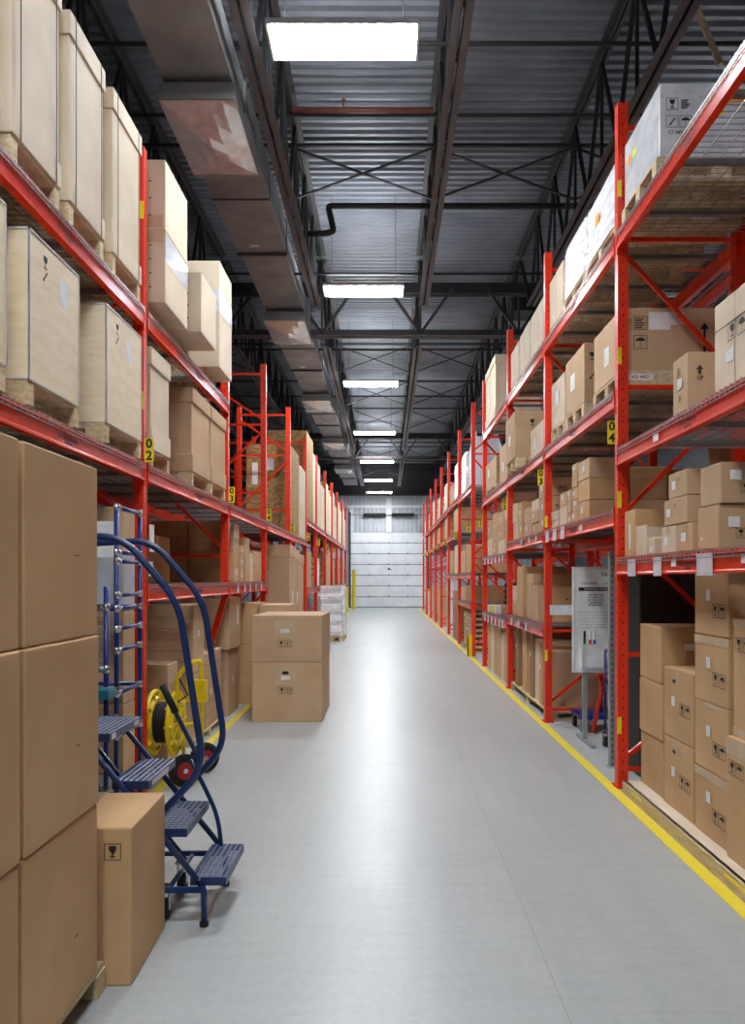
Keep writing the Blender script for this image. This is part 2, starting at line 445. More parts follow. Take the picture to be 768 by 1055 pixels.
for y, nm in ((14.0, 'nearer'), (28.4, 'farther')):
    t = thing('roof_girder', 'dark trussed girder crossing the roof, the %s of the two' % nm, 'girder', (0, y, 6.0), 0, 'roof girders')
    for z0, z1, n_, mt in ((0, 0.13, 'bottom_chord', 'steel_chord'), (0.78, 1.0, 'top_chord', 'steel_black')):
        MB().box(XL, XR, -0.1, -0.015, z0, z0+0.012).box(XL, XR, 0.015, 0.1, z0, z0+0.012).box(XL, XR, -0.027, -0.015, z0, z1).box(XL, XR, 0.015, 0.027, z0, z1).build(n_, mt, t)
    x = -8.52
    while x < 9:
        m = MB()
        m.bar((x, 0, 0.06), (x+0.6, 0, 0.9), 0.05, 0.06, (0, 1, 0)); m.bar((x, 0, 0.06), (x-0.6, 0, 0.9), 0.05, 0.06, (0, 1, 0)); m.bar((x, 0, 0.06), (x, 0, 0.9), 0.04, 0.05, (0, 1, 0)); x += 1.83
        m.build('web', 'steel_dark', t)
# cross bridging: one set per station, spans all joists
def bridging(y, nm):
    t = thing('cross_bridging', 'thin crossed steel braces between roof joists %s' % nm, 'bracing', (0, y, 6.42), 0, 'roof cross bracing')
    for a, b in zip(JX, JX[1:]):
        if a == -3.03: continue
        m = MB(); m.bar((a, 0, 0.0), (b, 0.02, 0.68), 0.02, 0.035, (0, 1, 0)); m.bar((a, 0.04, 0.68), (b, 0.03, 0.0), 0.02, 0.035, (0, 1, 0))
        m.build('crossed_brace', 'steel_black', t)
    MB().bar((JX[0], 0.02, 0.70), (JX[-1], 0.02, 0.70), 0.05, 0.04).build('top_rail', 'steel_black', t)
for y, nm in ((9.75, 'nearest the viewer'), (18.0, 'past the nearer girder'), (21.4, 'above the third and fourth lamps'), (24.8, 'just before the farther girder'), (32.0, 'past the farther girder'), (36.0, 'by the end wall')): bridging(y, nm)
def rod(y, z, nm, r=0.022, mat='steel_black'):
    tag(MB().cyl((JX[0]-0.5, y, z), (JX[-1]+0.5, y, z), r, 8).build('roof_rod', mat), nm, 'rod', 'roof cross rods')
for y, z, nm in ((7.6, 6.9, 'dark steel rod across roof joists above the first lamp'), (8.85, 6.95, 'dark steel rod across roof joists just past the first lamp'), (11.6, 6.2, 'dark steel rod across roof joists over the second lamp'),
                 (15.6, 6.25, 'dark steel rod across roof joists just beyond the nearer girder'), (16.9, 6.9, 'dark steel rod across roof joists over the third lamp'), (19.8, 6.3, 'dark steel rod across roof joists between the third and fourth lamps'),
                 (26.5, 6.3, 'dark steel rod across roof joists short of the farther girder'), (30.4, 6.3, 'dark steel rod across roof joists beyond the farther girder')):
    rod(y, z, nm)
tag(MB().tube(fillet([(-1.08, 10.3, 6.22), (-0.85, 10.3, 6.22), (-0.72, 10.3, 6.25), (-0.8, 10.3, 6.6), (4.2, 10.3, 6.6)], 0.05), 0.042, 10).build('sprinkler_pipe', 'steel_black', smooth=True), 'black sprinkler pipe with an elbow crossing the roof between the first two lamps', 'pipe')
t = thing('sprinkler_pipe', 'reddish brown sprinkler pipe crossing above the first lamp', 'pipe', (0, 8.74, 6.94))
MB().cyl((-1.1, 0, 0), (0.55, 0, 0), 0.035, 10).build('pipe_run', 'pipe_brown', t, smooth=True)
m = MB().cyl((-0.5, 0, 0.0), (-0.5, 0, 0.12), 0.012, 8); m.cyl((-0.5, 0, 0.12), (-0.5, 0, 0.13), 0.03, 10); m.build('sprinkler_head', 'pipe_brown', t)
m = MB().box(2.5, 7.5, 15.0, 15.6, 6.85, 7.3)
tag(m.build('air_duct', 'steel_black'), 'large black duct crossing under the roof right of the lamps', 'duct')
tag(MB().bar((3.08, 7.66, 7.48), (3.35, 7.55, 6.65), 0.07, 0.05).build('timber_brace', 'tan_wood'), 'pale timber stick slanting between roof joists above the right rack', 'brace')

# ductwork on the left
t = thing('air_duct', 'long grey sheet metal duct hanging beside the lamps on the left', 'duct', (-1.75, 0, 6.05))
def seg(m, y0, y1, zb, w=0.34, h=0.42): m.box(-w, w, y0, y1, zb, zb+h)
y = -4.25
while y < 33:
    m = MB(); seg(m, y, y+3.0, 0.02); m.build('duct_section', 'galvanized', t)
    MB().box(-0.35, 0.35, y+3.0, y+3.05, -0.01, 0.47).build('duct_flange', 'steel_dark', t); MB().box(-0.345, 0.345, y+1.5, y+1.53, 0.01, 0.46).build('duct_flange', 'steel_dark', t)
    MB().box(-0.12, 0.0, y+2.75, y+2.8, 0.013, 0.02).build('duct_sticker', 'white_paper', t)
    MB().box(-0.32, 0.32, y+3.05, y+5.9, 0.06, 0.44).build('duct_section', 'galvanized', t)
    y += 5.9
for i, y in enumerate((6.92, 12.85, 18.6, 24.4, 30.2)):
    lab = 'crumpled shiny foil diffuser box under the left duct, %s from the viewer' % ['first', 'second', 'third', 'fourth', 'fifth'][i]
    W_ = 0.35; L_ = 1.28; zo = -0.15
    nx, ny = 6, 8; vs = []; fs = []
    for jy in range(ny+1):
        for ix in range(nx+1):
            u = ix/nx*2-1; v_ = jy/ny*2-1
            vs.append((u*W_*1.0, (v_+1)/2*L_, -0.07*(1-max(abs(u), abs(v_)))+random.uniform(-0.004, 0.004)))
    for jy in range(ny):
        for ix in range(nx): a = jy*(nx+1)+ix; fs.append((a, a+1, a+nx+2, a+nx+1))
    bx_ = MB().box(-W_, W_, 0.0, L_, 0.008, -zo+0.015).build('diffuser_box', 'galvanized', t, (0.0, y, zo)); bx_['label'] = 'foil-faced diffuser box'
    MB().add(vs, fs).build('diffuser_face', 'foil', bx_)

# ------------------------------------------------------------------ lamps
def make_lamp(loc, label, grp):
    t = thing('ceiling_lamp', label, 'lamp', loc, 0, grp)
    MB().box(-0.61, 0.61, 0, 0.40, 0, 0.012).build('lens', 'lamp_lens', t)
    m = MB().box(-0.63, -0.61, -0.01, 0.41, -0.005, 0.06).box(0.61, 0.63, -0.01, 0.41, -0.005, 0.06).box(-0.61, 0.61, -0.012, 0, 0.012, 0.06).box(-0.61, 0.61, 0.40, 0.412, 0.012, 0.06)
    m.box(-0.61, 0.61, 0, 0.40, 0.014, 0.06); m.build('housing', 'lamp_housing', t)
    MB().box(-0.55, 0.55, 0.08, 0.32, 0.061, 0.066).build('top_slot', 'lamp_uplight', t)
    for sx in (-0.5, 0.5): MB().cyl((sx, 0.2, 0.06), (sx, 0.2, ZC-loc[2]-0.005), 0.005, 6).build('hanger_wire', 'steel_dark', t)
    return t
ordn = ['first', 'second', 'third', 'fourth', 'fifth', 'sixth', 'seventh', 'eighth', 'ninth', 'tenth']
proto = make_lamp((-0.36, 6.13, 6.0), 'bright white rectangular high-bay lamp, the first and largest in the row', 'lamps above the aisle')
for i in range(1, 7):
    copy_tree(proto, (-0.36, [0, 11.6, 17.0, 22.4, 27.8, 33.0, 37.0][i], [0, 6.0, 5.94, 5.87, 5.85, 5.83, 5.76][i]), label='bright white high-bay lamp, %s from the viewer in the row' % ordn[i])
for i in (1, 2): copy_tree(proto, (-0.36, 6.13-5.45*i, 6.0), label='bright white high-bay lamp overhead behind the viewer, %s back' % ordn[i-1])
for i in range(4): copy_tree(proto, (5.6, 9.4+6.8*i, 6.0), label='high-bay lamp over the next aisle right, %s from the viewer' % ordn[i], group='lamps above the right neighbouring aisle')
# ------------------------------------------------------------------ pallet racks
PW, DEP = 0.075, 0.92
_decks = {}
def rack_post(name, h, parent, x, y):
    m = MB(); a = PW/2
    # C shaped post: web plus two flanges and lips
    m.prism([(-a, -a), (a, -a), (a, a), (a-0.004, a), (a-0.004, -a+0.004), (-a+0.004, -a+0.004), (-a+0.004, a), (-a, a)], 0.012, h)
    m.prism([(-a, a-0.004), (-a+0.018, a-0.004), (-a+0.018, a), (-a, a)], 0.012, h)
    m.prism([(a-0.018, a-0.004), (a, a-0.004), (a, a), (a-0.018, a)], 0.012, h)
    o = m.build(name, 'rack_post', parent, (x, y, 0))
    MB().box(-a-0.015, a+0.015, -a-0.03, a+0.03, 0, 0.012).build('foot_plate', 'rack_orange', o)
    return o
def wire_deck(parent, sx, y0, y1, z, xf):
    """grid deck resting on the beams; front wires turn down over the beam. z = underside. xf = |x| of beam front"""
    L = round(y1-y0, 3); key = (L, sx)
    if key not in _decks:
        m = MB(); r = 0.0025
        xa, xb = -0.006, DEP+0.006
        def bx(a, b, c, d, e, f): m.box(sx*a, sx*b, c, d, e, f)
        n = int(L/0.055)
        for i in range(n+1):
            yy = 0.01+(L-0.02)*i/n
            bx(xa, xb, yy-r, yy+r, 0.005, 0.010)
            bx(xa-0.005, xa, yy-r, yy+r, -0.036, 0.010)
        for k in range(10):
            xx = xa+(xb-xa)*k/9; bx(xx-r, xx+r, 0.005, L-0.005, 0.0, 0.005)
        bx(xa-0.01, xa-0.005, 0.005, L-0.005, -0.018, -0.013); bx(xa-0.01, xa-0.005, 0.005, L-0.005, -0.037, -0.032)
        me1 = m.mesh('wire_deck', 'wire_zinc')
        m = MB(); bx(0.045, DEP-0.045, -0.02, 0.02, -0.028, -0.001)
        me2 = m.mesh('support_channel', 'deck_channel'); _decks[key] = (me1, me2)
    me1, me2 = _decks[key]
    o = link('wire_deck', me1, parent, (sx*xf, y0, z)); [link('support_channel', me2, o, (0, L*(k+0.5)/4, 0)) for k in range(4)]
    return o
def beam(parent, sx, xf, y0, y1, ztop, mat='rack_orange', h=0.115, stamp=True, out=1):
    """load beam, outer face at |x| = xf; out=1 faces the aisle"""
    m = MB(); s_ = sx; d = 0.045*out
    z0 = ztop-h
    prof = [(0, 0), (0, 0.012), (0.004, 0.018), (0.004, h-0.03), (0, h-0.024), (0, h), (0.045, h), (0.045, 0)]
    n = len(prof); vs = []
    for yy in (y0, y1):
        for (a, b) in prof: vs.append((s_*(xf+a*out), yy, z0+b))
    m.add(vs, [tuple(range(n)), tuple(range(n, 2*n))]+[(i, (i+1) % n, n+(i+1) % n, n+i) for i in range(n)])
    for yy in (y0, y1):
        m.box(s_*(xf-0.006*out), s_*(xf+0.0*out), yy-0.045, yy+0.045, z0-0.03, ztop+0.03) if False else m.box(s_*(xf+0.0*out), s_*(xf+0.05*out), yy-0.003, yy+0.003, z0-0.04, ztop+0.03)
    o = m.build('load_beam', mat, parent)
    if stamp:
        yc = (y0+y1)/2+(0.0 if sx > 0 else 0.1)
        f = '-x' if sx > 0 else '+x'
        lettering('ECONORACK', 0.04, 'stamp_grey', o, (s_*(xf+0.0036), yc, ztop-0.062), f, 'stamp')
        lettering('6 250 LB/PR', 0.02, 'stamp_grey', o, (s_*(xf+0.0036), yc, ztop-0.087), f, 'stamp')
    return o
def rack_run(label, sx, xf, ys, h, bays, name='pallet_rack', cat='rack', signs=None, braces=None, stamp_to=3, slant=None):
    t = thing(name, label, cat, (sx*xf, ys[0], 0)); ox, oy = sx*xf, ys[0]
    class Off: pass
    xa, xb = PW/2, DEP-PW/2
    hs = h if isinstance(h, list) else [h]*len(ys)
    for i, y in enumerate(ys):
        for xx in (xa, xb):
            if (sx, i) == slant and xx == xa: continue
            rack_post('upright_post', hs[i], t, sx*xx, y-oy)
        if (sx, i) == slant:      # set-back leg: the front post stops at the lowest beam and slopes back to the floor
            m = MB(); a_ = PW/2
            m.prism([(-a_, -a_), (a_, -a_), (a_, a_), (a_-0.004, a_), (a_-0.004, -a_+0.004), (-a_+0.004, -a_+0.004), (-a_+0.004, a_), (-a_, a_)], 1.30, hs[i])
            m.build('upright_post', 'rack_post', t, (sx*xa, y-oy, 0))
            MB().bar((sx*xa, y-oy, 1.32), (sx*0.42, y-oy, 0.02), 0.06, 0.06, (0, 1, 0)).build('sloping_leg', 'rack_orange', t)
        lv = [0.16, 0.8, 1.74, 2.69, 3.63, 4.33] if hs[i] < 4.7 else [0.13, 0.955, 1.9, 2.885, 3.95, 4.75]
        lv = [z for z in lv if z < hs[i] and not ((sx, i) == slant and z < 1.5)]
        m = MB()
        for z in lv: m.bar((sx*xa, y-oy, z), (sx*xb, y-oy, z), 0.025, 0.03)
        for k in range(len(lv)-1):
            a, b = (xa, xb) if ((k+(2 if (sx, i) == slant else 0)) % 2 == 0) else (xb, xa)
            m.bar((sx*a, y-oy, lv[k]+0.06), (sx*b, y-oy, lv[k+1]-0.08), 0.022, 0.03)
        m.build('frame_bracing', 'rack_orange', t)
    for k, zs in enumerate(bays):
        y0, y1 = ys[k]-oy+PW/2+0.003, ys[k+1]-oy-PW/2-0.003
        for z in zs:
            dz = None
            beam(t, sx, -0.008, y0, y1, z, stamp=(k < stamp_to))
            beam(t, sx, DEP+0.008, y0, y1, z, out=-1, stamp=False)
            wire_deck(t, sx, y0, y1, z, 0.0)
    return t
def sign(rack, x, y, z, s, face='-y', w=0.062, h=0.165):
    """yellow bay number sign, x is its centre"""
    l = rack.location
    o = MB().box(-w/2, w/2, -0.004, 0.0, -h/2, h/2).build('bay_sign', 'sign_yellow', rack, (x-l.x, y-l.y, z-l.z))
    o['label'] = 'yellow bay sign reading '+s
    k = len(s)
    for i, c in enumerate(s):
        lettering(c, 0.088, 'black', o, (0, -0.0052, h/2-h*(i+0.5)/k), '-y', 'numeral')
    return o
def plate(rack, x, y, z, face, w=0.03, h=0.12):
    l = rack.location
    m = MB().box(-w/2, w/2, -0.002, 0, -h/2, h/2) if face == '-y' else MB().box(-0.001, 0.001, -w/2, w/2, -h/2, h/2)
    m.build('level_sticker', 'sign_yellow', rack, (x-l.x, y-l.y, z-l.z))
def sleeve(rack, sx, y, z, w=0.13, h=0.115, mat='white_sleeve', name='card_sleeve'):
    l = rack.location
    m = MB().box(-0.002, 0.002, -w/2, w/2, -h, 0).box(-0.004, 0.004, -w/2, w/2, -0.008, 0)
    o = m.build(name, mat, rack, (sx*(abs(l.x)-0.013)-l.x, y-l.y, z)); return o
def blabel(rack, sx, y, z, w=0.07, h=0.045):
    l = rack.location
    MB().box(-0.0006, 0.0006, -w/2, w/2, -h/2, h/2).build('barcode_label', 'white_paper', rack, (sx*(abs(l.x)-0.009)-l.x, y-l.y, z))

ZR1, ZR2, ZR3 = 1.645, 2.43, 3.98
RY = [2.85, 5.44, 7.92, 10.35, 13.0]
RR = rack_run('near orange pallet rack along the right side of the aisle, full of cartons', 1, 1.66, RY, 4.92,
    [[ZR1, ZR2, ZR3], [2.0, 2.86, ZR3], [1.0, 2.0, 2.86, ZR3], [0.93, 1.86, 2.86, ZR3]])
RFY = [14.75, 17.5, 20.5, 23.3, 26.0, 28.9, 31.8, 34.6]
RF = rack_run('far orange pallet rack on the right, beyond the gap with the yellow guard', 1, 1.66, RFY, 4.95,
    [[1.02, 1.62, 3.34], [1.62, 2.6, 3.4], [2.6, 3.4], [2.6, 3.4], [2.6, 3.4], [2.6, 3.4], [2.6, 3.4]], stamp_to=0)
LY = [2.46, 5.18, 7.92, 10.4, 13.0, 15.65, 18.0, 20.65, 23.2, 25.7, 28.4, 31.1]
LL = rack_run('long orange pallet rack along the left side of the aisle, crates on its shelves', -1, 1.66, LY, 4.46,
    [[2.29, 3.35], [1.455, 2.29, 3.35], [1.455, 2.29], [2.29], [2.29], [1.3, 2.76], [1.3, 2.76], [1.3, 2.76], [1.3, 2.76], [1.3, 2.76], [1.3, 2.76]], slant=(-1, 2))
RB = rack_run('second orange pallet rack standing back to back behind the right one', 1, 2.76, [2.85, 5.44, 7.92, 10.35, 13.0], 4.92,
    [[1.645, 3.98], [2.0, 3.98], [2.0, 3.98], [2.0, 3.98]], stamp_to=0)
LB = rack_run('second orange pallet rack standing back to back behind the left one', -1, 2.72, [5.18, 7.92, 10.4, 13.0, 15.65, 18.0, 20.65], 4.46,
    [[1.455, 3.35], [1.455, 3.35], [2.29], [2.29], [2.29], [2.29]], stamp_to=0)

for i, s in ((1, '04'), (2, '03'), (3, '02'), (4, '01')): sign(RR, 1.615, RY[i]-0.04, 2.55 if i == 1 else 2.60-0.04*(i-1), s)
for i, y in enumerate(RFY[:7]): sign(RF, 1.60, y-0.04, 2.5, '%02d' % (5+i))
for i, s in ((1, '02'), (2, '03'), (3, '04'), (4, '05'), (5, '06'), (6, '07'), (7, '08'), (8, '09')): sign(LL, -1.62, LY[i]-0.041, 2.38, s)
for y, z in ((5.44, 3.10), (5.44, 2.07), (5.44, 0.45), (7.92, 2.1), (7.92, 0.7), (5.44, 4.3)): plate(RR, 1.671, y-0.0385, z, '-y')
for y, z in ((5.18, 4.02), (5.18, 2.72)): plate(LL, -1.672, y-0.0385, z, '-y')
for y, w in ((5.06, 0.15), (4.58, 0.13), (3.90, 0.19), (3.05, 0.2)): sleeve(RR, 1, y, ZR1-0.012, w)
for y in (4.33, 3.47): blabel(RR, 1, y, ZR1-0.05)
blabel(RR, 1, 4.62, ZR2-0.06, 0.09, 0.05)
for y in (7.72, 7.38, 7.05): sleeve(RR, 1, y, 1.99, 0.15)
blabel(RR, 1, 6.4, 1.94, 0.1, 0.06)
for y in (9.9, 9.4, 8.9): sleeve(RR, 1, y, 0.99, 0.13, 0.1)
for y in (9.2, 8.7, 8.3): sleeve(RR, 1, y, 1.98, 0.07, 0.06, 'white_paper')
for y in (12.6, 12.2, 11.8, 11.4, 11.0, 10.7):
    sleeve(RR, 1, y, 1.84, 0.12, 0.1); sleeve(RR, 1, y, 0.92, 0.14, 0.12)
for y in (8.35, 8.75, 9.1, 9.5, 9.9): sleeve(LL, -1, y, 1.45, 0.09, 0.1)
sleeve(LL, -1, 5.28, 1.88, 0.1, 0.19, 'white_paper'); sleeve(LL, -1, 5.26, 1.62, 0.08, 0.1, 'white_paper')
# yellow guards and bollards
for i, (x, y) in enumerate(((1.63, 14.66), )):
    m = MB().box(x-0.06, x+0.03, y-0.07, y-0.045, 0, 0.42).box(x-0.06, x-0.04, y-0.07, y+0.09, 0, 0.42)
    tag(m.build('post_guard', 'yellow_paint'), 'yellow steel guard at the foot of the far right rack corner post', 'post guard')
for (x, y, h, lab) in ((-1.78, 33.6, 1.18, 'short yellow bollard with black cap left of overhead door'), (-1.62, 37.3, 1.9, 'tall yellow bollard close to the left edge of overhead door'), (1.95, 35.6, 1.05, 'yellow bollard by the right side of the overhead door')):
    t = thing('bollard', lab, 'bollard', (x, y, 0), 0, 'bollards by the overhead door')
    MB().cyl((0, 0, 0), (0, 0, h), 0.085, 16).build('bollard_post', 'yellow_paint', t, smooth=False)
    MB().cyl((0, 0, h), (0, 0, h+0.05), 0.09, 16).build('bollard_cap', 'black' if h < 1.5 else 'yellow_paint', t)
# ------------------------------------------------------------------ cartons, crates, pallets
ORD = ['first', 'second', 'third', 'fourth', 'fifth', 'sixth', 'seventh', 'eighth', 'ninth', 'tenth']
def soft_box(w, d, h, bev=0.006, soft=0.004, top_only=False, rim=0.0):
    """box centred in x,y standing on z=0, slightly slack board faces (only ever inwards)"""
    n = 4; vs = []; idx = {}; fs = []
    bul = random.uniform(0.3, 1.0)*soft
    def P(i, j, k):
        if (i, j, k) in idx: return idx[(i, j, k)]
        u, v, t_ = i/n, j/n, k/n
        x, y, z = (u-0.5)*w, (v-0.5)*d, t_*h
        def sag(a, b): return math.sin(a*PI)*math.sin(b*PI)*bul
        if i == 0: x += sag(v, t_)
        if i == n: x -= sag(v, t_)
        if j == 0: y += sag(u, t_)
        if j == n: y -= sag(u, t_)
        if k == n: z -= sag(u, v)*1.2
        idx[(i, j, k)] = len(vs); vs.append((x, y, z)); return idx[(i, j, k)]
    for a in range(n):
        for b in range(n):
            fs.append((P(a, b, 0), P(a, b+1, 0), P(a+1, b+1, 0), P(a+1, b, 0)))
            fs.append((P(a, b, n), P(a+1, b, n), P(a+1, b+1, n), P(a, b+1, n)))
            fs.append((P(a, 0, b), P(a+1, 0, b), P(a+1, 0, b+1), P(a, 0, b+1)))
            fs.append((P(a, n, b), P(a, n, b+1), P(a+1, n, b+1), P(a+1, n, b)))
            fs.append((P(0, a, b), P(0, a, b+1), P(0, a+1, b+1), P(0, a+1, b)))
            fs.append((P(n, a, b), P(n, a+1, b), P(n, a+1, b+1), P(n, a, b+1)))
    return MB().add(vs, fs)
def bev_edges(me, w):
    bm = bmesh.new(); bm.from_mesh(me)
    es = [e for e in bm.edges if len(e.link_faces) == 2 and e.calc_face_angle(0) > 1.0]
    bmesh.ops.bevel(bm, geom=es, offset=w, segments=2, affect='EDGES', profile=0.5, clamp_overlap=True)
    bm.to_mesh(me); bm.free()

def glyph(m, kind, u, v, s, f):
    """one printed handling mark in a frame of side s, f maps (u,v) to 3-D"""
    def quad(a, b, c, d):
        m.add([f(*a), f(*b), f(*c), f(*d)], [(0, 1, 2, 3)])
    def rect(a, b, c, d): quad((u+a*s, v+b*s), (u+c*s, v+b*s), (u+c*s, v+d*s), (u+a*s, v+d*s))
    if kind.isupper():
        t = 0.045
        rect(0, 0, 1, t); rect(0, 1-t, 1, 1); rect(0, t, t, 1-t); rect(1-t, t, 1, 1-t)
        kind = kind.lower()
    if kind == 'g':      # wine glass
        m.add([f(u+a*s, v+b*s) for a, b in ((.28, .85), (.72, .85), (.72, .65), (.6, .48), (.4, .48), (.28, .65))], [(0, 1, 2, 3, 4, 5)])
        rect(.47, .25, .53, .48); rect(.32, .18, .68, .25)
    elif kind == 'u':    # umbrella
        m.add([f(u+s*(.5+.36*math.cos(a)), v+s*(.58+.25*math.sin(a))) for a in [PI*i/8 for i in range(9)]], [tuple(range(9))])
        rect(.48, .2, .52, .58); rect(.38, .17, .52, .21)
    elif kind == 'a':    # one fat arrow
        m.add([f(u+a*s, v+b*s) for a, b in ((.15, .55), (.85, .55), (.5, .95))], [(0, 1, 2)]); rect(.36, .12, .64, .55)
    elif kind == 't':    # two thin arrows over a line
        for c in (.3, .7):
            m.add([f(u+a*s, v+b*s) for a, b in ((c-.14, .62), (c+.14, .62), (c, .88))], [(0, 1, 2)]); rect(c-.035, .28, c+.035, .62)
        rect(.15, .16, .85, .21)
    elif kind == 'p':    # three lines of fine print
        for i in range(5): rect(.1, .12+.16*i, .62+.26*((i*7) % 3)/2, .2+.16*i)
    elif kind == 'x':    # diagonal hook bar
        quad((u+.2*s, v+.2*s), (u+.34*s, v+.2*s), (u+.82*s, v+.8*s), (u+.68*s, v+.8*s)); rect(.2, .2, .45, .27)
    elif kind == 'n':    # tall arrow
        rect(.4, 0, .6, 2.2); m.add([f(u+a*s, v+b*s) for a, b in ((.1, 2.2), (.9, 2.2), (.5, 2.8))], [(0, 1, 2)])
    elif kind == 's':    # grip slot
        m.add([f(u+s*(.5+.5*math.cos(a)), v+s*(.5+.25*math.sin(a))) for a in [2*PI*i/14 for i in range(14)]], [tuple(range(14))])
    elif kind == 'd':    # small dash
        rect(0, .4, 1, .5)
LAB = set(); NB = [0]
def carton(x0, x1, y0, y1, z0, z1, label, mat='kraft', group=None, cat='carton', stick=(), marks=(), tape='a', lid=0.0,
           rz=0.0, name='cardboard_box', parts=True, strap=False, base=0.0, seam=True, patch=()):
    """x0..x1,y0..y1,z0..z1 in metres. faces: 'f' towards the viewer end (-y), 'a' towards the aisle"""
    if x0 > x1: x0, x1 = x1, x0
    g = 0.0015
    w, d, h = x1-x0-2*g, y1-y0-2*g, z1-z0-g
    cx, cy = (x0+x1)/2, (y0+y1)/2; right = cx > 0
    NB[0] += 1
    me = soft_box(w, d, h, soft=0.004 if h > 0.2 else 0.001).mesh(name+'_body', mat)
    bev_edges(me, min(0.007, h*0.08))
    if parts is False:
        o = link(name, me, None, (cx, cy, z0)); o.rotation_euler = (0, 0, rz); return tag(o, label, cat, group)
    t = thing(name, label, cat, (cx, cy, z0), rz, group)
    link('box_body', me, t)
    e = 0.0015
    def ff(u, v, k=1): return (-w/2+u, -d/2-e*k, v)
    if right:
        def fa(u, v, k=1): return (-w/2-e*k, d/2-u, v)      # u from the far end towards the viewer
    else:
        def fa(u, v, k=1): return (w/2+e*k, -d/2+u, v)      # u from the viewer away
    F = {'f': (ff, w), 'a': (fa, d)}
    def patchq(m, face, u, v, a, b, k=1):
        f = F[face][0]; q = [f(u, v, k), f(u+a, v, k), f(u+a, v+b, k), f(u, v+b, k)]
        m.add(q, [(0, 1, 2, 3)])
    # closing tape over the top seam, turned down on the faces that show
    if tape and h > 0.12:
        m = MB(); tw = min(0.06, 0.3*min(w, d)); dn = min(0.09, h*0.25)
        if tape == 'a':      # seam runs across x: ends show on the aisle face
            m.box(-w/2, w/2, -tw/2, tw/2, h, h+0.001)
            patchq(m, 'a', d/2-tw/2, h-dn, tw, dn)
        else:
            m.box(-tw/2, tw/2, -d/2, d/2, h, h+0.001)
            patchq(m, 'f', w/2-tw/2, h-dn, tw, dn)
        m.build('packing_tape', 'tape_clear', t)
    if lid:
        m = MB(); k = 0.012
        # telescoping lid: a cap slightly larger than the box
        m.add([(-w/2-k, -d/2-k, h-lid), (w/2+k, -d/2-k, h-lid), (w/2+k, d/2+k, h-lid), (-w/2-k, d/2+k, h-lid),
               (-w/2-k, -d/2-k, h+0.006), (w/2+k, -d/2-k, h+0.006), (w/2+k, d/2+k, h+0.006), (-w/2-k, d/2+k, h+0.006)],
              [(4, 5, 6, 7), (0, 1, 5, 4), (1, 2, 6, 5), (2, 3, 7, 6), (3, 0, 4, 7), (0, 1, 2, 3)])
        lm = m.mesh('box_lid', mat); bev_edges(lm, 0.005); link('box_lid', lm, t)
    if base:
        m = MB(); k = 0.010
        m.box(-w/2-k, w/2+k, -d/2-k, d/2+k, 0.001, base)
        lm = m.mesh('base_tray', mat); bev_edges(lm, 0.004); link('base_tray', lm, t)
    if strap:
        m = MB()
        for q in (0.12, 0.88):
            u = d*q; m.box(-w/2-0.013, w/2+0.013, -d/2+u-0.004, -d/2+u+0.004, h+0.006, h+0.009)
            for sgn in (-1, 1): m.box(sgn*(w/2+0.0125), sgn*(w/2+0.0145), -d/2+u-0.004, -d/2+u+0.004, 0.0, h+0.009)
        m.build('strap', 'strap', t)
    for (face, u, v, a, b, *mt) in patch:
        m = MB(); patchq(m, face, u, v, a, b, 1.0); m.build('packing_tape', mt[0] if mt else 'tape_buff', t)
    for (face, u, v, a, b, *mt) in stick:
        m = MB(); patchq(m, face, u, v, a, b, 1.8); m.build('shipping_label', mt[0] if mt else 'white_paper', t)
    if marks:
        for (face, u, v, s, kinds) in marks:
            f = F[face][0]; m = MB()
            for i, kd in enumerate(kinds): glyph(m, kd, u+i*s*1.12, v, s, lambda a, b: f(a, b, 2.2))
            m.build('printed_mark', 'print_black', t)
    return t
def auto(x0, x1, y0, y1, z0, z1, label, far=False, **k):
    """small shelf carton with a sticker and a tape on the faces that show"""
    w, d, h = abs(x1-x0), y1-y0, z1-z0
    st = []; mk = []
    if h > 0.1 and d > 0.12 and random.random() < 0.7:
        st.append(('a', random.uniform(0.15, 0.5)*d, random.uniform(0.3, 0.5)*h, min(0.07, d*.3), min(0.06, h*.35)))
    if not far and h > 0.14 and w > 0.15 and random.random() < 0.5:
        mk.append(('f', random.uniform(0.1, 0.3)*w, 0.3*h, min(0.05, h*0.3), 'GT'))
    k.setdefault('mat', random.choice(['kraft', 'kraft', 'kraft_brown', 'kraft_pale_lit']))
    return carton(x0, x1, y0, y1, z0, z1, label, stick=st, marks=mk, **k)
def stack(x0, x1, y0, y1, z0, hs, where, grp=None, adj='brown', jit=0.012, **k):
    z = z0; n = len(hs)
    for i, h in enumerate(hs):
        pos = 'only' if n == 1 else ('top' if i == n-1 else ('bottom' if i == 0 else ORD[i]+' from bottom'))
        lab = ('%s carton %s' % (adj, where)) if n == 1 else ('%s carton, %s in stack %s' % (adj, pos, where))
        jx = random.uniform(-jit, 0) if x0 > 0 else random.uniform(0, jit)
        jy = random.uniform(0, jit*0.6)
        auto(x0+abs(jx), x1-abs(jx)*0.2, y0+jy, y1-0.002, z, z+h, lab, group=grp, **k); z += h
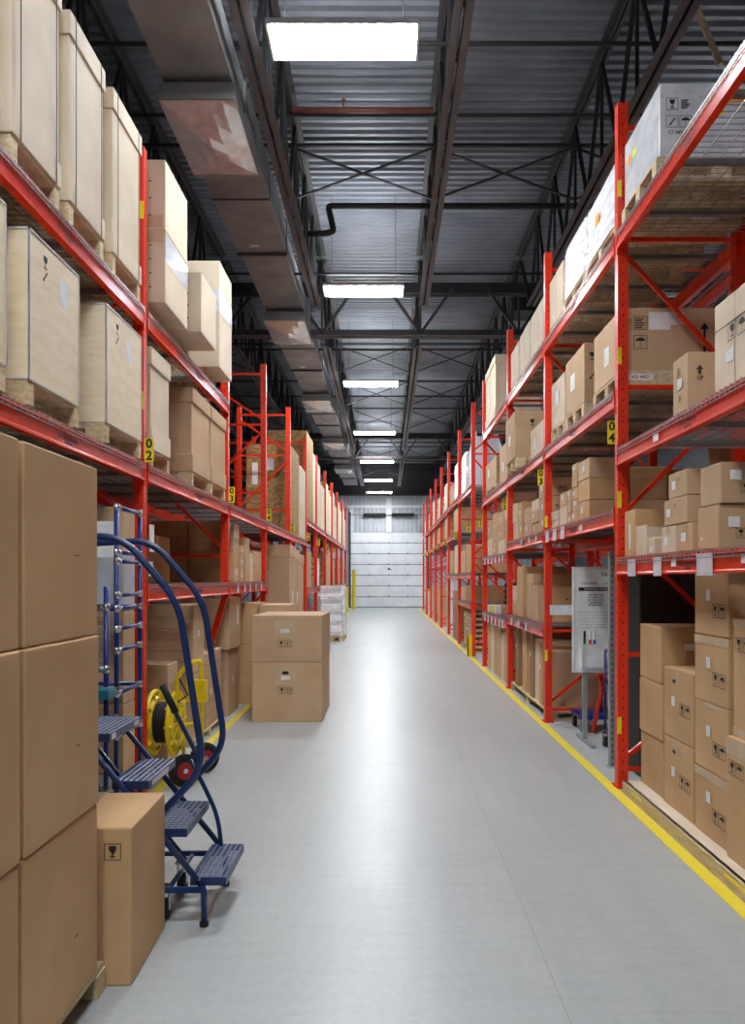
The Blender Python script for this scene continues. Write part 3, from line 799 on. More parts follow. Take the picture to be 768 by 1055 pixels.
def pallet(x0, x1, y0, y1, z0, h, label, group=None, n=3, skirt=False):
    if x0 > x1: x0, x1 = x1, x0
    cx, cy = (x0+x1)/2, (y0+y1)/2; w, d = (x1-x0)/2, (y1-y0)/2
    t = thing('wooden_pallet', label, 'pallet', (cx, cy, z0), 0, group)
    b = min(0.018, h*0.18)
    m = MB(); nb = 6
    for i in range(nb):
        a = -w+2*w*i/nb; m.box(a+0.006, a+2*w/nb-0.006, -d, d, h-b, h)
    m.build('top_boards', 'pallet_wood', t)
    k = 0.025 if x1 < 0 and z0 > 2 else 0.04
    if skirt: MB().box(-w, w, -d-0.016, -d-0.001, b, h).build('end_board', 'pallet_wood', t)
    ys_ = (-d+k, 0, d-k) if n == 3 else (-d+k, d-k)
    for yy in ys_:
        m = MB().box(-w, w, yy-k, yy+k, h-2*b, h-b).box(-w, w, yy-k, yy+k, 0, b)
        for xx in (-w+0.06, 0, w-0.06): m.box(xx-0.06, xx+0.06, yy-k, yy+k, b, h-2*b)
        m.build('runner', 'pallet_wood', t)
    return t
def wrapped(x0, x1, y0, y1, z0, z1, label, mat='stretch_film', amp=0.02, name='wrapped_load', cat='wrapped load', taper=0.03, stick=()):
    """goods under stretch film: rounded block with creases"""
    if x0 > x1: x0, x1 = x1, x0
    cx, cy = (x0+x1)/2, (y0+y1)/2; w, d, h = x1-x0, y1-y0, z1-z0
    ns, nz = 40, 14; vs = []; fs = []
    rnd = random.Random(int(abs(cx*100+cy*37)))
    ph = [rnd.uniform(0, 6) for _ in range(6)]
    for k in range(nz+1):
        v = k/nz
        for i in range(ns):
            a = 2*PI*i/ns; c, s_ = math.cos(a), math.sin(a); pw = 0.18
            ex = (abs(c)**pw)*(1 if c > 0 else -1)*w/2; ey = (abs(s_)**pw)*(1 if s_ > 0 else -1)*d/2
            q = 1-amp*(1+math.sin(9*v*PI+ph[0]+3*math.sin(a*2+ph[1])))*0.6-amp*0.5*(1+math.sin(a*7+ph[2]+v*5))-taper*max(0, v-0.85)*3
            vs.append((ex*q, ey*q, v*h))
    for k in range(nz):
        for i in range(ns):
            i2 = (i+1) % ns; fs.append((k*ns+i, k*ns+i2, (k+1)*ns+i2, (k+1)*ns+i))
    fs.append(tuple(reversed(range(ns)))); fs.append(tuple(nz*ns+i for i in range(ns)))
    t = thing(name, label, cat, (cx, cy, z0))
    MB().add(vs, fs).build('film_cover', mat, t)
    for (face, u, v, a, b, mt) in stick:
        e = 0.003
        m = MB()
        if face == 'f': m.add([(-w/2+u, -d/2-e, v), (-w/2+u+a, -d/2-e, v), (-w/2+u+a, -d/2-e, v+b), (-w/2+u, -d/2-e, v+b)], [(0, 1, 2, 3)])
        else: m.add([(-w/2-e, d/2-u, v), (-w/2-e, d/2-u-a, v), (-w/2-e, d/2-u-a, v+b), (-w/2-e, d/2-u, v+b)], [(0, 1, 2, 3)])
        m.build('shipping_label', mt, t)
    return t
def crate(x0, x1, y0, y1, z0, z1, label, mat='plywood', mark=True, group=None, papers=()):
    if x0 > x1: x0, x1 = x1, x0
    cx, cy = (x0+x1)/2, (y0+y1)/2; w, d, h = x1-x0, y1-y0, z1-z0; sg = -1 if cx > 0 else 1
    t = thing('wooden_crate', label, 'crate', (cx, cy, z0), 0, group)
    m = MB().box(-w/2, w/2, -d/2, d/2, 0, h); me = m.mesh('crate_panels', mat); bev_edges(me, 0.003); link('crate_panels', me, t)
    m = MB(); e = 0.004   # steel edging
    for sx in (-1, 1):
        for sy in (-1, 1):
            m.box(sx*(w/2+e), sx*(w/2-0.006), sy*(d/2+e), sy*(d/2+e-0.003), 0, h+e); m.box(sx*(w/2+e), sx*(w/2+e-0.003), sy*(d/2+e), sy*(d/2-0.006), 0, h+e)
        for z in (0, h): m.box(sx*(w/2+e), sx*(w/2+e-0.003), -d/2, d/2, z-(0.006 if z else 0), z+(e if z else 0.006))
    for sy in (-1, 1):
        for z in (0, h): m.box(-w/2, w/2, sy*(d/2+e), sy*(d/2+e-0.003), z-(0.006 if z else 0), z+(e if z else 0.006))
    if mat == 'plywood': m.build('edge_strip', 'lamp_housing', t)
    if mark:
        m = MB(); X = sg*(w/2+0.0012); u0 = -d*0.28
        f = lambda u, v: (X, (u0+u)*(1 if sg > 0 else -1), v)
        glyph(m, 'g', 0, h*0.80, 0.09, f); glyph(m, 'x', 0, h*0.71, 0.085, f); m.build('stencil_mark', 'print_black', t)
        m = MB(); m.add([f(0.2, h*0.66), f(0.31, h*0.66), f(0.31, h*0.86), f(0.2, h*0.86)], [(0, 1, 2, 3)]); m.build('shipping_label', 'white_paper', t)
    for (u, v, a, b) in papers:
        MB().box(-w/2+u, -w/2+u+a, -d/2-0.004, -d/2-0.002, v, v+b).build('document_pouch', 'white_paper', t)
    return t
D = 0.011   # deck top above beam top
# ================================================================== right side, near bay
m = MB().box(1.66, 2.56, 2.95, 5.30, 0.062, 0.08); t = thing('plinth', 'low timber plinth under the carton stacks at the foot of the right rack', 'plinth', (1.66, 2.95, 0))
m = MB().box(0.012, 0.9, 0, 2.35, 0.06, 0.08); m.build('plinth_top', 'kraft_pale_lit', t)
m = MB().box(0, 0.03, 0, 2.35, 0, 0.08).box(0.86, 0.89, 0, 2.35, 0, 0.06).box(0.03, 0.86, 0, 0.03, 0, 0.06).box(0.03, 0.86, 2.32, 2.35, 0, 0.06).box(0.03, 0.86, 1.15, 1.18, 0, 0.06); m.build('plinth_frame', 'pallet_wood', t)
for a, b in ((0.1, 0.75), (1.95, 2.15)): MB().box(-0.001, 0, a, b, 0.045, 0.062).build('paint_smear', 'floor_yellow', t)
F0 = 0.08
W = 'at the far end of the plinth'
for i, h in enumerate((0.37, 0.368, 0.37)):
    carton(1.775+0.01*(i == 0), 2.33, 4.85, 5.29, F0+0.37*i, F0+0.37*i+h, 'plain brown carton, %s of three stacked nearest the 04 post' % ['bottom', 'middle', 'top'][i], tape='', mat='kraft_brown',
           stick=[('f', 0.15, 0.22, 0.17, 0.04)] if i == 2 else [], marks=[('a', 0.18, 0.16, 0.02, 'd')], group='cartons on the right plinth', rz=-0.03*(i == 2))
for i in range(2):
    z = F0+0.435*i
    carton(1.775, 2.30, 4.36, 4.82, z, z+0.432, 'brown carton with grip hole and white sticker, %s of the pair on right plinth' % ['lower', 'upper'][i], tape='a', mat='kraft_brown',
           stick=[('a', 0.13, 0.20, 0.055, 0.06)], marks=[('a', 0.15, 0.33, 0.05, 's'), ('a', 0.26, 0.16, 0.075, 'GU')], group='cartons on the right plinth')
hs = [0.365, 0.375, 0.37, 0.355]; z = F0
for i, h in enumerate(hs):
    carton(1.77, 2.30, 3.90, 4.33, z, z+h, 'brown carton with pale tape, %s in the four-high stack on right plinth' % ['bottom', 'second from bottom', 'third from bottom', 'top'][i], mat='kraft_brown', tape='',
           stick=[('a', 0.16, 0.19, 0.055, 0.06)], marks=[('a', 0.24, 0.10, 0.075, 'GU')], patch=[('a', 0.0, h-0.05, 0.43, 0.045)] if i in (0, 2) else [('a', 0.15, h-0.03, 0.16, 0.028)], group='cartons on the right plinth'); z += h
carton(1.745, 2.30, 3.28, 3.87, F0, 0.70, 'tall brown carton with wide pale tape, lower of two nearest the viewer on right plinth', tape='', mat='kraft_brown', patch=[('a', 0, 0.53, 0.58, 0.085), ('f', 0, 0.53, 0.2, 0.085)],
       stick=[('a', 0.3, 0.26, 0.06, 0.06)], marks=[('a', 0.03, 0.43, 0.075, 'GU'), ('a', 0.3, 0.36, 0.06, 's')], group='cartons on the right plinth')
carton(1.775, 2.30, 3.25, 3.86, 0.702, 1.30, 'tall brown carton, upper of two nearest the viewer on right plinth', tape='', mat='kraft_brown', patch=[('a', 0, 0.0, 0.6, 0.045), ('a', 0, 0.56, 0.6, 0.035)],
       marks=[('a', 0.03, 0.43, 0.075, 'GU')], group='cartons on the right plinth')
carton(1.78, 2.30, 2.98, 3.24, F0, 0.95, 'brown carton at the viewer end of right plinth', mat='kraft_brown')
# second shelf
z = ZR1+D
G = 'cartons on the lowest right shelf of the near bay'
carton(1.70, 2.45, 3.86, 4.12, z, 1.885, 'brown square carton, lower of the pair at the lowest right shelf', tape='f', stick=[('f', 0.05, 0.11, 0.06, 0.055), ('a', 0.05, 0.05, 0.02, 0.02)], marks=[('f', 0.09, 0.055, 0.05, 'GU')], group=G)
carton(1.705, 2.45, 3.84, 4.10, 1.887, 2.10, 'brown square carton with white sticker, upper of the pair at the lowest right shelf', tape='f', stick=[('f', 0.045, 0.12, 0.06, 0.05)], marks=[('f', 0.10, 0.055, 0.05, 'GU')], group=G)
carton(1.70, 2.2, 3.25, 3.58, z, 1.80, 'brown low carton nearest the viewer on the lowest right shelf', group=G)
carton(1.705, 2.10, 4.20, 4.42, z, 1.818, 'brown carton with white sticker at bottom right of the four-carton group, lowest right shelf', stick=[('a', 0.06, 0.06, 0.07, 0.05)], group=G)
carton(1.70, 2.05, 4.43, 4.66, z, 1.818, 'brown carton with white sticker at bottom left of the four-carton group, lowest right shelf', stick=[('a', 0.05, 0.05, 0.06, 0.05)], group=G, mat='kraft_pale_lit')
carton(1.70, 2.10, 4.26, 4.62, 1.82, 1.977, 'brown carton with white sticker, middle of the four-carton group on lowest right shelf', stick=[('a', 0.05, 0.05, 0.06, 0.05)], marks=[('a', 0.17, 0.1, 0.03, 'p')], group=G)
carton(1.705, 2.08, 4.28, 4.56, 1.979, 2.13, 'brown carton topmost of the four-carton group on the lowest right shelf', stick=[('a', 0.06, 0.05, 0.06, 0.05)], marks=[('a', 0.15, 0.09, 0.03, 'p')], group=G)
carton(1.70, 1.96, 5.15, 5.38, z, 1.98, 'upright brown carton beside the 04 post on the lowest right shelf', mat='kraft_brown', tape='', stick=[('a', 0.1, 0.05, 0.04, 0.18)], group=G)
def tray(x0, x1, y0, y1, z0, h, label):
    cx, cy = (x0+x1)/2, (y0+y1)/2; w, d = (x1-x0)/2, (y1-y0)/2; k = 0.008
    m = MB().box(-w, w, -d, d, 0, k).box(-w, -w+k, -d, d, k, h).box(w-k, w, -d, d, k, h).box(-w+k, w-k, -d, -d+k, k, h*.45).box(-w+k, w-k, d-k, d, k, h)
    return tag(m.build('cardboard_tray', 'kraft_pale_lit', None, (cx, cy, z0)), label, 'tray')
tray(1.70, 1.96, 4.92, 5.13, z, 0.20, 'open pale cardboard tray in front of upright carton on lowest right shelf')
for (a, b, c, d_, zz, h, q) in ((1.70, 1.76, 4.78, 4.90, 0, 0.11, 'thin white-labelled carton standing left of flat ones on lowest right shelf'), (1.775, 1.90, 4.74, 4.90, 0, 0.06, 'flat pale carton, lower of two flat ones on lowest right shelf'), (1.775, 1.90, 4.75, 4.90, 0.061, 0.055, 'flat pale carton, upper of two flat ones on lowest right shelf')):
    carton(a, b, c, d_, z+zz, z+zz+h, q, mat='kraft_pale_lit', stick=[('a', 0.03, 0.015, 0.07, 0.035)], group=G)
# third shelf z 2.43
z = ZR2+D
carton(1.672, 1.96, 4.18, 4.40, z, 2.765, 'brown carton with black UP arrow standing alone on the middle right shelf', tape='', mat='kraft', marks=[('f', 0.035, 0.19, 0.06, 'a'), ('f', 0.15, 0.22, 0.03, 's'), ('a', 0.06, 0.20, 0.07, 'p'), ('a', 0.09, 0.06, 0.05, 'p')], stick=[('a', 0.07, 0.14, 0.07, 0.06)])
lettering('UP', 0.03, 'print_black', [o for o in COL.objects if o.get('label', '').startswith('brown carton with black UP arrow')][0], (-0.075, -0.1125, 0.175), '-y', 'printed_word')
carton(1.705, 2.45, 3.0, 3.92, z, 2.915, 'big pale carton filling the viewer end of the middle right shelf', tape='', mat='kraft_pale_lit', marks=[('a', 0.16, 0.24, 0.09, 'GU')], stick=[('a', 0.13, 0.14, 0.09, 0.06), ('a', 0.43, 0.2, 0.12, 0.06)], patch=[('a', 0, 0.33, 0.9, 0.006, 'print_faint'), ('a', 0.23, 0.0, 0.004, 0.47, 'print_faint')])
# top shelf
z = ZR3+D
pallet(1.68, 2.5, 4.69, 5.38, z, 0.14, 'timber pallet under the white wrapped carton at the top right')
T_ = carton(1.70, 2.5, 4.69, 5.38, z+0.14, 4.59, 'large white wrapped carton with black handling icons on the top right shelf', mat='film_grey', tape='',
       marks=[('f', 0.04, 0.29, 0.075, 'Gp'), ('f', 0.04, 0.18, 0.075, 'XU')], stick=[('f', 0.42, 0.34, 0.12, 0.05, 'orange_label'), ('f', 0.33, 0.26, 0.07, 0.05, 'yellow_label'), ('a', 0.18, 0.27, 0.07, 0.05, 'yellow_label'), ('a', 0.08, 0.27, 0.07, 0.05, 'orange_label')])
lettering('C7 089', 0.03, 'print_black', T_, (-0.30, -0.3445, 0.15), '-y', 'printed_word')

# ================================================================== right side, bay 04-03 (walkway below)
z = ZR3+D
pallet(1.69, 2.5, 5.52, 6.4, z, 0.13, 'timber pallet under the nearer glossy wrapped load on the top right shelf')
wrapped(1.68, 2.5, 5.52, 6.4, z+0.13, 4.58, 'nearer glossy white film-wrapped load on the top right shelf past post 04', stick=[('a', 0.35, 0.2, 0.1, 0.08, 'orange_label')])
pallet(1.69, 2.5, 6.42, 7.2, z, 0.13, 'timber pallet under the farther glossy wrapped load on the top right shelf')
wrapped(1.68, 2.5, 6.42, 7.2, z+0.13, 4.60, 'farther glossy white film-wrapped load on the top right shelf before post 03')
def toprow(y0, y1, h, nm, mat='kraft_pale_lit'):
    pallet(1.70, 2.5, y0, y1, z, 0.10, 'low pallet under the pale carton %s, top right shelf' % nm)
    carton(1.70, 2.5, y0, y1, z+0.10, h, 'tall pale carton %s, top right shelf' % nm, mat=mat, tape='', lid=0.0, patch=[('a', (y1-y0)/2-0.003, 0, 0.006, h-z-0.1, 'print_faint')])
toprow(7.27, 7.86, 4.58, 'just before post 03')
toprow(8.0, 8.88, 4.57, 'just past post 03')
toprow(8.95, 9.6, 4.58, 'second past post 03')
toprow(9.68, 10.3, 4.57, 'third past post 03')
carton(1.70, 2.4, 11.75, 12.3, z, 5.0, 'tall lidded pale carton high beyond post 02, nearer of two, top right shelf', mat='kraft_pale_lit', lid=0.12, tape='', base=0.2)
carton(1.70, 2.4, 12.35, 12.9, z, 4.98, 'tall lidded pale carton high beyond post 02, farther of two, top right shelf', mat='kraft_pale_lit', lid=0.12, tape='', base=0.2)
# level 2.86
z = 2.86+D
pallet(1.72, 2.5, 5.52, 6.27, z, 0.155, 'pale pallet under the long carton with umbrella icon, right rack', skirt=True)
o = carton(1.72, 2.5, 5.52, 6.25, z+0.155, 3.49, 'long brown carton with umbrella icon and papers behind the 04 post', mat='kraft', tape='', marks=[('f', 0.09, 0.30, 0.1, 'P'), ('f', 0.09, 0.16, 0.1, 'U'), ('f', -0.0, 0.30, 0.075, 'G'), ('f', 0.57, 0.13, 0.08, 'n')],
       stick=[('f', 0.20, 0.30, 0.16, 0.13), ('f', 0.36, 0.335, 0.1, 0.095), ('a', 0.3, 0.14, 0.13, 0.14)])
lettering('KD 4402', 0.034, 'blue_paint', [p for p in COL.objects if p.get('label', '').startswith('pale pallet under the long carton')][0], (-0.255, -0.3935, 0.105), '-y', 'stencil')
MB().box(-0.35, -0.16, -0.393, -0.3915, 0.082, 0.13).build('shipping_label', 'white_paper', [p for p in COL.objects if p.get('label', '').startswith('pale pallet under the long carton')][0])
pallet(1.72, 2.5, 6.56, 7.24, z, 0.17, 'pallet under the second carton from post 04 on the upper middle right shelf')
carton(1.72, 2.5, 6.56, 7.24, z+0.17, 3.56, 'brown carton second from post 04 on the upper middle right shelf, black icons', tape='', stick=[('a', 0.2, 0.2, 0.16, 0.15)], marks=[('f', 0.02, 0.35, 0.1, 'g'), ('f', 0.02, 0.18, 0.1, 'x')])
pallet(1.72, 2.5, 7.28, 7.86, z, 0.17, 'pallet under the carton just before post 03, upper middle right shelf')
carton(1.72, 2.5, 7.28, 7.86, z+0.17, 3.51, 'brown carton just before post 03 on the upper middle right shelf', tape='', mat='kraft_pale_lit', stick=[('a', 0.2, 0.2, 0.16, 0.15)])
carton(1.70, 2.4, 8.08, 8.9, z, 3.24, 'low pale carton just past post 03 on the upper middle right shelf', mat='kraft_pale_lit', tape='', stick=[('a', 0.2, 0.12, 0.12, 0.12)])
pallet(1.58, 2.4, 9.2, 9.93, z, 0.12, 'pallet under the first brown carton leaning out by post 02')
carton(1.57, 2.4, 9.2, 9.93, z+0.12, 3.56, 'brown carton with icons sticking out into the aisle before post 02', tape='', marks=[('f', 0.15, 0.36, 0.12, 'g'), ('f', 0.15, 0.17, 0.12, 'x'), ('f', 0.5, 0.25, 0.07, 'a')], stick=[('a', 0.25, 0.2, 0.14, 0.13)])
carton(1.70, 2.4, 10.42, 11.3, z, 3.45, 'brown carton just past post 02 on the upper middle right shelf', tape='', stick=[('a', 0.25, 0.2, 0.14, 0.13)])
carton(1.70, 2.4, 11.7, 12.9, z+0.12, 3.42, 'brown carton before post 01 on the upper middle right shelf', tape='', stick=[('a', 0.3, 0.2, 0.14, 0.13)])
pallet(1.70, 2.4, 11.7, 12.9, z, 0.12, 'pallet under the carton before post 01')
# level 2.0, bay 04-03
z = 2.0+D
G = 'small cartons on the right shelf between posts 04 and 03'
stack(1.72, 2.06, 6.43, 6.80, z, [0.17, 0.19, 0.17], 'nearest post 04 on shelf above whiteboard', G, 'wide brown')
stack(2.08, 2.40, 6.43, 6.80, z, [0.17, 0.17, 0.11], 'behind the 04 post brace', G, 'dark brown', mat='kraft_brown')
stack(1.72, 1.95, 6.82, 7.03, z, [0.11]*5, 'second from post 04 above the whiteboard', G, 'small brown')
stack(1.72, 1.95, 7.05, 7.2, z, [0.11]*3, 'third from post 04 above the whiteboard', G, 'small brown')
stack(1.72, 2.1, 7.22, 7.50, z, [0.20, 0.13], 'fourth from post 04 above the whiteboard', G, 'brown')
stack(1.71, 1.86, 7.55, 7.84, z, [0.045]*4, 'just before post 03 above the whiteboard', G, 'thin white-labelled', mat='kraft_pale_lit')
stack(2.12, 2.5, 6.9, 7.5, z, [0.2, 0.18], 'at the back of the shelf above the whiteboard', G, 'dark brown')
# level 2.0, bay 03-02
G = 'small cartons on the right shelf between posts 03 and 02'
stack(1.72, 2.2, 8.15, 8.52, z, [0.19, 0.20, 0.20], 'nearest post 03 between posts 03 and 02', G, 'brown')
stack(1.72, 2.1, 8.54, 8.95, z, [0.14, 0.14, 0.13], 'second from post 03 between posts 03 and 02', G, 'brown')
stack(1.72, 2.1, 8.98, 9.5, z, [0.19, 0.17], 'third from post 03 between posts 03 and 02', G, 'brown')
stack(1.72, 2.1, 9.6, 9.9, z, [0.24, 0.24], 'nearer of two by post 02 between posts 03 and 02', G, 'brown', mat='kraft_brown')
stack(1.72, 2.1, 9.92, 10.28, z, [0.24, 0.26], 'farther of two by post 02 between posts 03 and 02', G, 'brown')
stack(2.12, 2.5, 9.0, 9.6, z, [0.24, 0.16], 'at the back between posts 03 and 02', G, 'dark brown')
# level 1.0 bay 03-02
z = 1.0+D; G = 'cartons on the waist-high right shelf past post 03'
carton(1.80, 2.3, 8.4, 8.85, z, 1.42, 'plain brown carton nearest post 03 on the waist-high right shelf', mat='kraft_brown', tape='', group=G, marks=[('f', 0.2, 0.25, 0.03, 's')])
carton(1.71, 1.79, 8.5, 8.95, z, 1.42, 'narrow brown carton beside plain one on the waist-high right shelf', group=G)
carton(1.75, 2.4, 9.0, 9.4, z, 1.44, 'wide brown carton, lower of two at centre of the waist-high right shelf', group=G)
carton(1.75, 2.2, 9.0, 9.4, 1.44, 1.56, 'flat brown carton lying on the wide one, waist-high right shelf', group=G)
carton(1.72, 2.5, 9.5, 9.95, z, 1.66, 'large brown carton at the back of the waist-high right shelf', group=G, mat='kraft_brown')
stack(1.71, 1.95, 9.97, 10.28, z, [0.2, 0.2], 'beside post 02 on the waist-high right shelf', G, 'brown')
# floor bay 03-02: slabs on edge
pallet(1.70, 2.5, 8.02, 10.27, 0, 0.10, 'long low pallet under the upright slabs past post 03')
yy = 8.10; G = 'upright slab cartons past post 03'
for i, (th, h, xo) in enumerate(((0.22, 0.62, 0.03), (0.15, 0.66, 0.0), (0.30, 0.70, 0.02), (0.20, 0.80, 0.0), (0.14, 0.74, 0.04), (0.28, 0.84, 0.0), (0.24, 0.8, 0.05), (0.22, 0.82, 0.0))):
    carton(1.72+xo, 2.4, yy, yy+th, 0.10, 0.10+h, 'upright slab carton on the floor pallet, %s past post 03' % ORD[i], mat=['kraft', 'kraft_brown', 'kraft_pale_lit', 'kraft_dark'][i % 4], tape='', group=G, stick=[('a', 0.03, h*0.6, 0.06, 0.05)] if i % 2 else []); yy += th+0.03
# level 1.86 / 0.93 bay 02-01
z = 1.86+D; G = 'cartons on the right shelf between posts 02 and 01'
stack(1.72, 2.1, 10.5, 11.0, z, [0.26, 0.24, 0.18, 0.16], 'nearest post 02 between posts 02 and 01', G, 'brown', far=True)
stack(1.72, 2.1, 11.05, 11.7, z, [0.22, 0.22, 0.2], 'at the middle between posts 02 and 01', G, 'brown', far=True)
stack(1.72, 2.1, 11.75, 12.3, z, [0.2, 0.22, 0.26], 'third from post 02 between posts 02 and 01', G, 'brown', far=True)
stack(1.72, 2.1, 12.35, 12.9, z, [0.3, 0.3], 'nearest post 01 between posts 02 and 01', G, 'brown', far=True)
z = 0.93+D
for i, y in enumerate((10.75, 11.42)):
    m = MB()
    for k in range(4): m.ring((0, 0, 0.05+0.085*k), (0, 0, 1), 0.26-0.01*(k % 2), 0.045, 24, 8)
    t = thing('cable_coil', 'black coil of cable on the low shelf past post 02, %s one' % ['nearer', 'farther'][i], 'cable coil', (2.08, y, z+0.16), 0, 'cable coils')
    m.build('coil', 'rubber', t, smooth=True)
    carton(1.78, 2.38, y-0.3, y+0.3, z, z+0.158, 'flat brown carton under the %s black cable coil' % ['nearer', 'farther'][i], mat='kraft_dark')
for i, (y, mt, nm) in enumerate(((12.0, 'white_paper', 'white'), (12.38, 'yellow_label', 'yellow'), (12.76, 'white_paper', 'white'))):
    tag(MB().box(-0.2, 0.2, -0.15, 0.15, 0, 0.006).box(-0.2, -0.194, -0.15, 0.15, 0, 0.12).box(0.194, 0.2, -0.15, 0.15, 0, 0.12).box(-0.2, 0.2, -0.15, -0.144, 0, 0.12).box(-0.2, 0.2, 0.144, 0.15, 0, 0.12).build('parts_bin', mt, None, (1.93, y, z)), 'small %s open bin on the low shelf %s' % (nm, ['past the cable coils', 'in the middle of three', 'nearest post 01'][i]), 'bin', 'open bins')
yy = 10.45
for i, (th, h) in enumerate(((0.25, 0.55), (0.3, 0.74), (0.25, 0.7), (0.3, 0.78), (0.35, 0.76), (0.3, 0.78), (0.35, 0.76))):
    carton(1.72, 2.4, yy, yy+th, 0.0, h, 'upright slab carton on the floor, %s past post 02' % ORD[i], mat=['kraft_brown', 'kraft', 'kraft_pale_lit'][i % 3], tape='', parts=False, group='upright slab cartons past post 02'); yy += th+0.04

# ================================================================== walkway between posts 04 and 03
t = thing('whiteboard', 'white information board with black band, between posts 04 and 03', 'board', (2.08, 6.9, 0.655))
MB().box(-0.36, 0.08, 0.0, 0.03, 0, 0.945).build('board_panel', 'white_board', t)
m = MB().box(-0.37, 0.09, -0.006, 0.034, -0.012, 0.0).box(-0.37, 0.09, -0.006, 0.034, 0.945, 0.957).box(-0.372, -0.36, -0.006, 0.034, -0.012, 0.957).box(0.08, 0.092, -0.006, 0.034, -0.012, 0.957)
m.build('board_frame', 'white_metal', t)
MB().box(-0.32, 0.075, -0.002, 0, 0.735, 0.768).build('black_band', 'black', t)
lettering('STATION DE TRAVAIL', 0.022, 'white_paper', t, (-0.16, -0.0032, 0.751), '-y', 'heading')
lettering('TAB', 0.05, 'print_black', t, (-0.075, -0.001, 0.885), '-y', 'heading')
lettering('COLLAGE', 0.034, 'print_black', t, (-0.225, -0.001, 0.805), '-y', 'heading')
lettering('CODE', 0.026, 'print_black', t, (-0.04, -0.001, 0.805), '-y', 'heading')
for i, s in enumerate(('MATERIEL 1234', 'MATERIEL 12345', 'MATERIEL 123456', 'MATERIEL 789', 'MATERIEL 78910')):
    lettering(s, 0.02, 'print_black', t, (-0.16, -0.001, 0.70-0.024*i), '-y', 'list_line')
m = MB()
for i in range(6): m.box(-0.32, 0.07, -0.001, 0, 0.40+0.028*i, 0.402+0.028*i)
m.build('ruled_line', 'deck_channel', t)
for i, (mt, x) in enumerate((('black', -0.27), ('red_plastic', -0.22), ('blue_plastic', -0.18))):
    MB().cyl((x, -0.02, 0.29), (x, -0.02, 0.37), 0.01, 10).build('marker_pen', 'white_paper' if i else 'black', t)
    MB().cyl((x, -0.02, 0.25), (x, -0.02, 0.29), 0.0115, 10).build('pen_cap', ['green_plastic', mt, mt][i], t)
m = MB().box(-0.30, 0.03, -0.05, -0.0, 0.03, 0.035).box(-0.30, -0.295, -0.05, 0, 0.03, 0.24).box(0.025, 0.03, -0.05, 0, 0.03, 0.24)
m.build('document_holder', 'white_sleeve', t)
MB().box(-0.285, 0.015, -0.02, -0.008, 0.04, 0.25).build('paper_sheets', 'white_paper', t)
for sx in (-0.25, 0.04):
    MB().box(sx-0.02, sx+0.02, 0.034, 0.07, -0.655, 0.9).box(sx-0.02, sx+0.02, -0.25, 0.3, -0.655, -0.625).build('stand_leg', 'galv_post', t)
t = thing('galvanized_post', 'grey perforated steel post standing in front of the whiteboard', 'post', (1.80, 6.0, 0))
MB().box(-0.023, 0.023, -0.003, 0.0, 0.006, 1.72).box(-0.023, -0.02, 0, 0.04, 0.006, 1.72).box(0.02, 0.023, 0, 0.04, 0.006, 1.72).build('perforated_channel', 'galv_post', t)
MB().box(-0.04, 0.05, -0.03, 0.06, 0, 0.006).build('base_plate', 'galv_post', t)
def caster(parent, x, y, r=0.05, ztop=0.13, mat='rubber'):
    c = MB().box(-0.022, -0.018, -0.02, 0.02, r*0.9, ztop).box(0.018, 0.022, -0.02, 0.02, r*0.9, ztop).box(-0.03, 0.03, -0.03, 0.03, ztop-0.006, ztop).build('caster', 'chrome', parent, (x, y, 0))
    MB().cyl((-0.016, 0, r), (0.016, 0, r), r, 18).build('wheel', mat, c); return c
t = thing('shade_cabinet', 'tall black cabinet added as deep shade just behind the 04 post', 'cabinet', (2.2, 5.64, 0))  # cabinet added only to fill in the dark shade behind the post
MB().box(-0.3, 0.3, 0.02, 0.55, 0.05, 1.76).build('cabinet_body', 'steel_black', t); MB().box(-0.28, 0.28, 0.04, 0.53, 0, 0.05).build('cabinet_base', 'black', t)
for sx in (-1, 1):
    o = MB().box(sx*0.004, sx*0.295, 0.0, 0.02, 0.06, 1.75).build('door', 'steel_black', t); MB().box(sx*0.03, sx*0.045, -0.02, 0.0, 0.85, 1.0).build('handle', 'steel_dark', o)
# blue frame trolley behind the board
t = thing('blue_trolley', 'blue tube trolley on casters behind the whiteboard', 'trolley', (2.12, 7.52, 0))
for x in (-0.14, 0.02, 0.3):
    MB().cyl((x, 0, 0.14), (x, 0, 0.95), 0.014, 10).build('upright_tube', 'blue_bright', t, smooth=True)
m = MB().tube([(-0.22, -0.2, 0.15), (0.35, -0.2, 0.15), (0.35, 0.2, 0.15), (-0.22, 0.2, 0.15), (-0.22, -0.2, 0.15)], 0.018, 8).box(-0.2, 0.33, -0.19, 0.19, 0.15, 0.17); m.build('base_frame', 'blue_bright', t)
for x in (-0.2, 0.33):
    for y in (-0.17, 0.17): caster(t, x, y, 0.05, 0.135)
m = MB(); 
tag(MB().tube(fillet([(1.98, 7.24, 0.024), (2.08, 7.25, 0.45), (2.02, 7.24, 0.62), (2.16, 7.24, 0.5), (2.2, 7.24, 0.024)], 0.08), 0.022, 10).build('red_hose', 'red_plastic', smooth=True), 'looped red hose hanging on the blue trolley', 'hose')
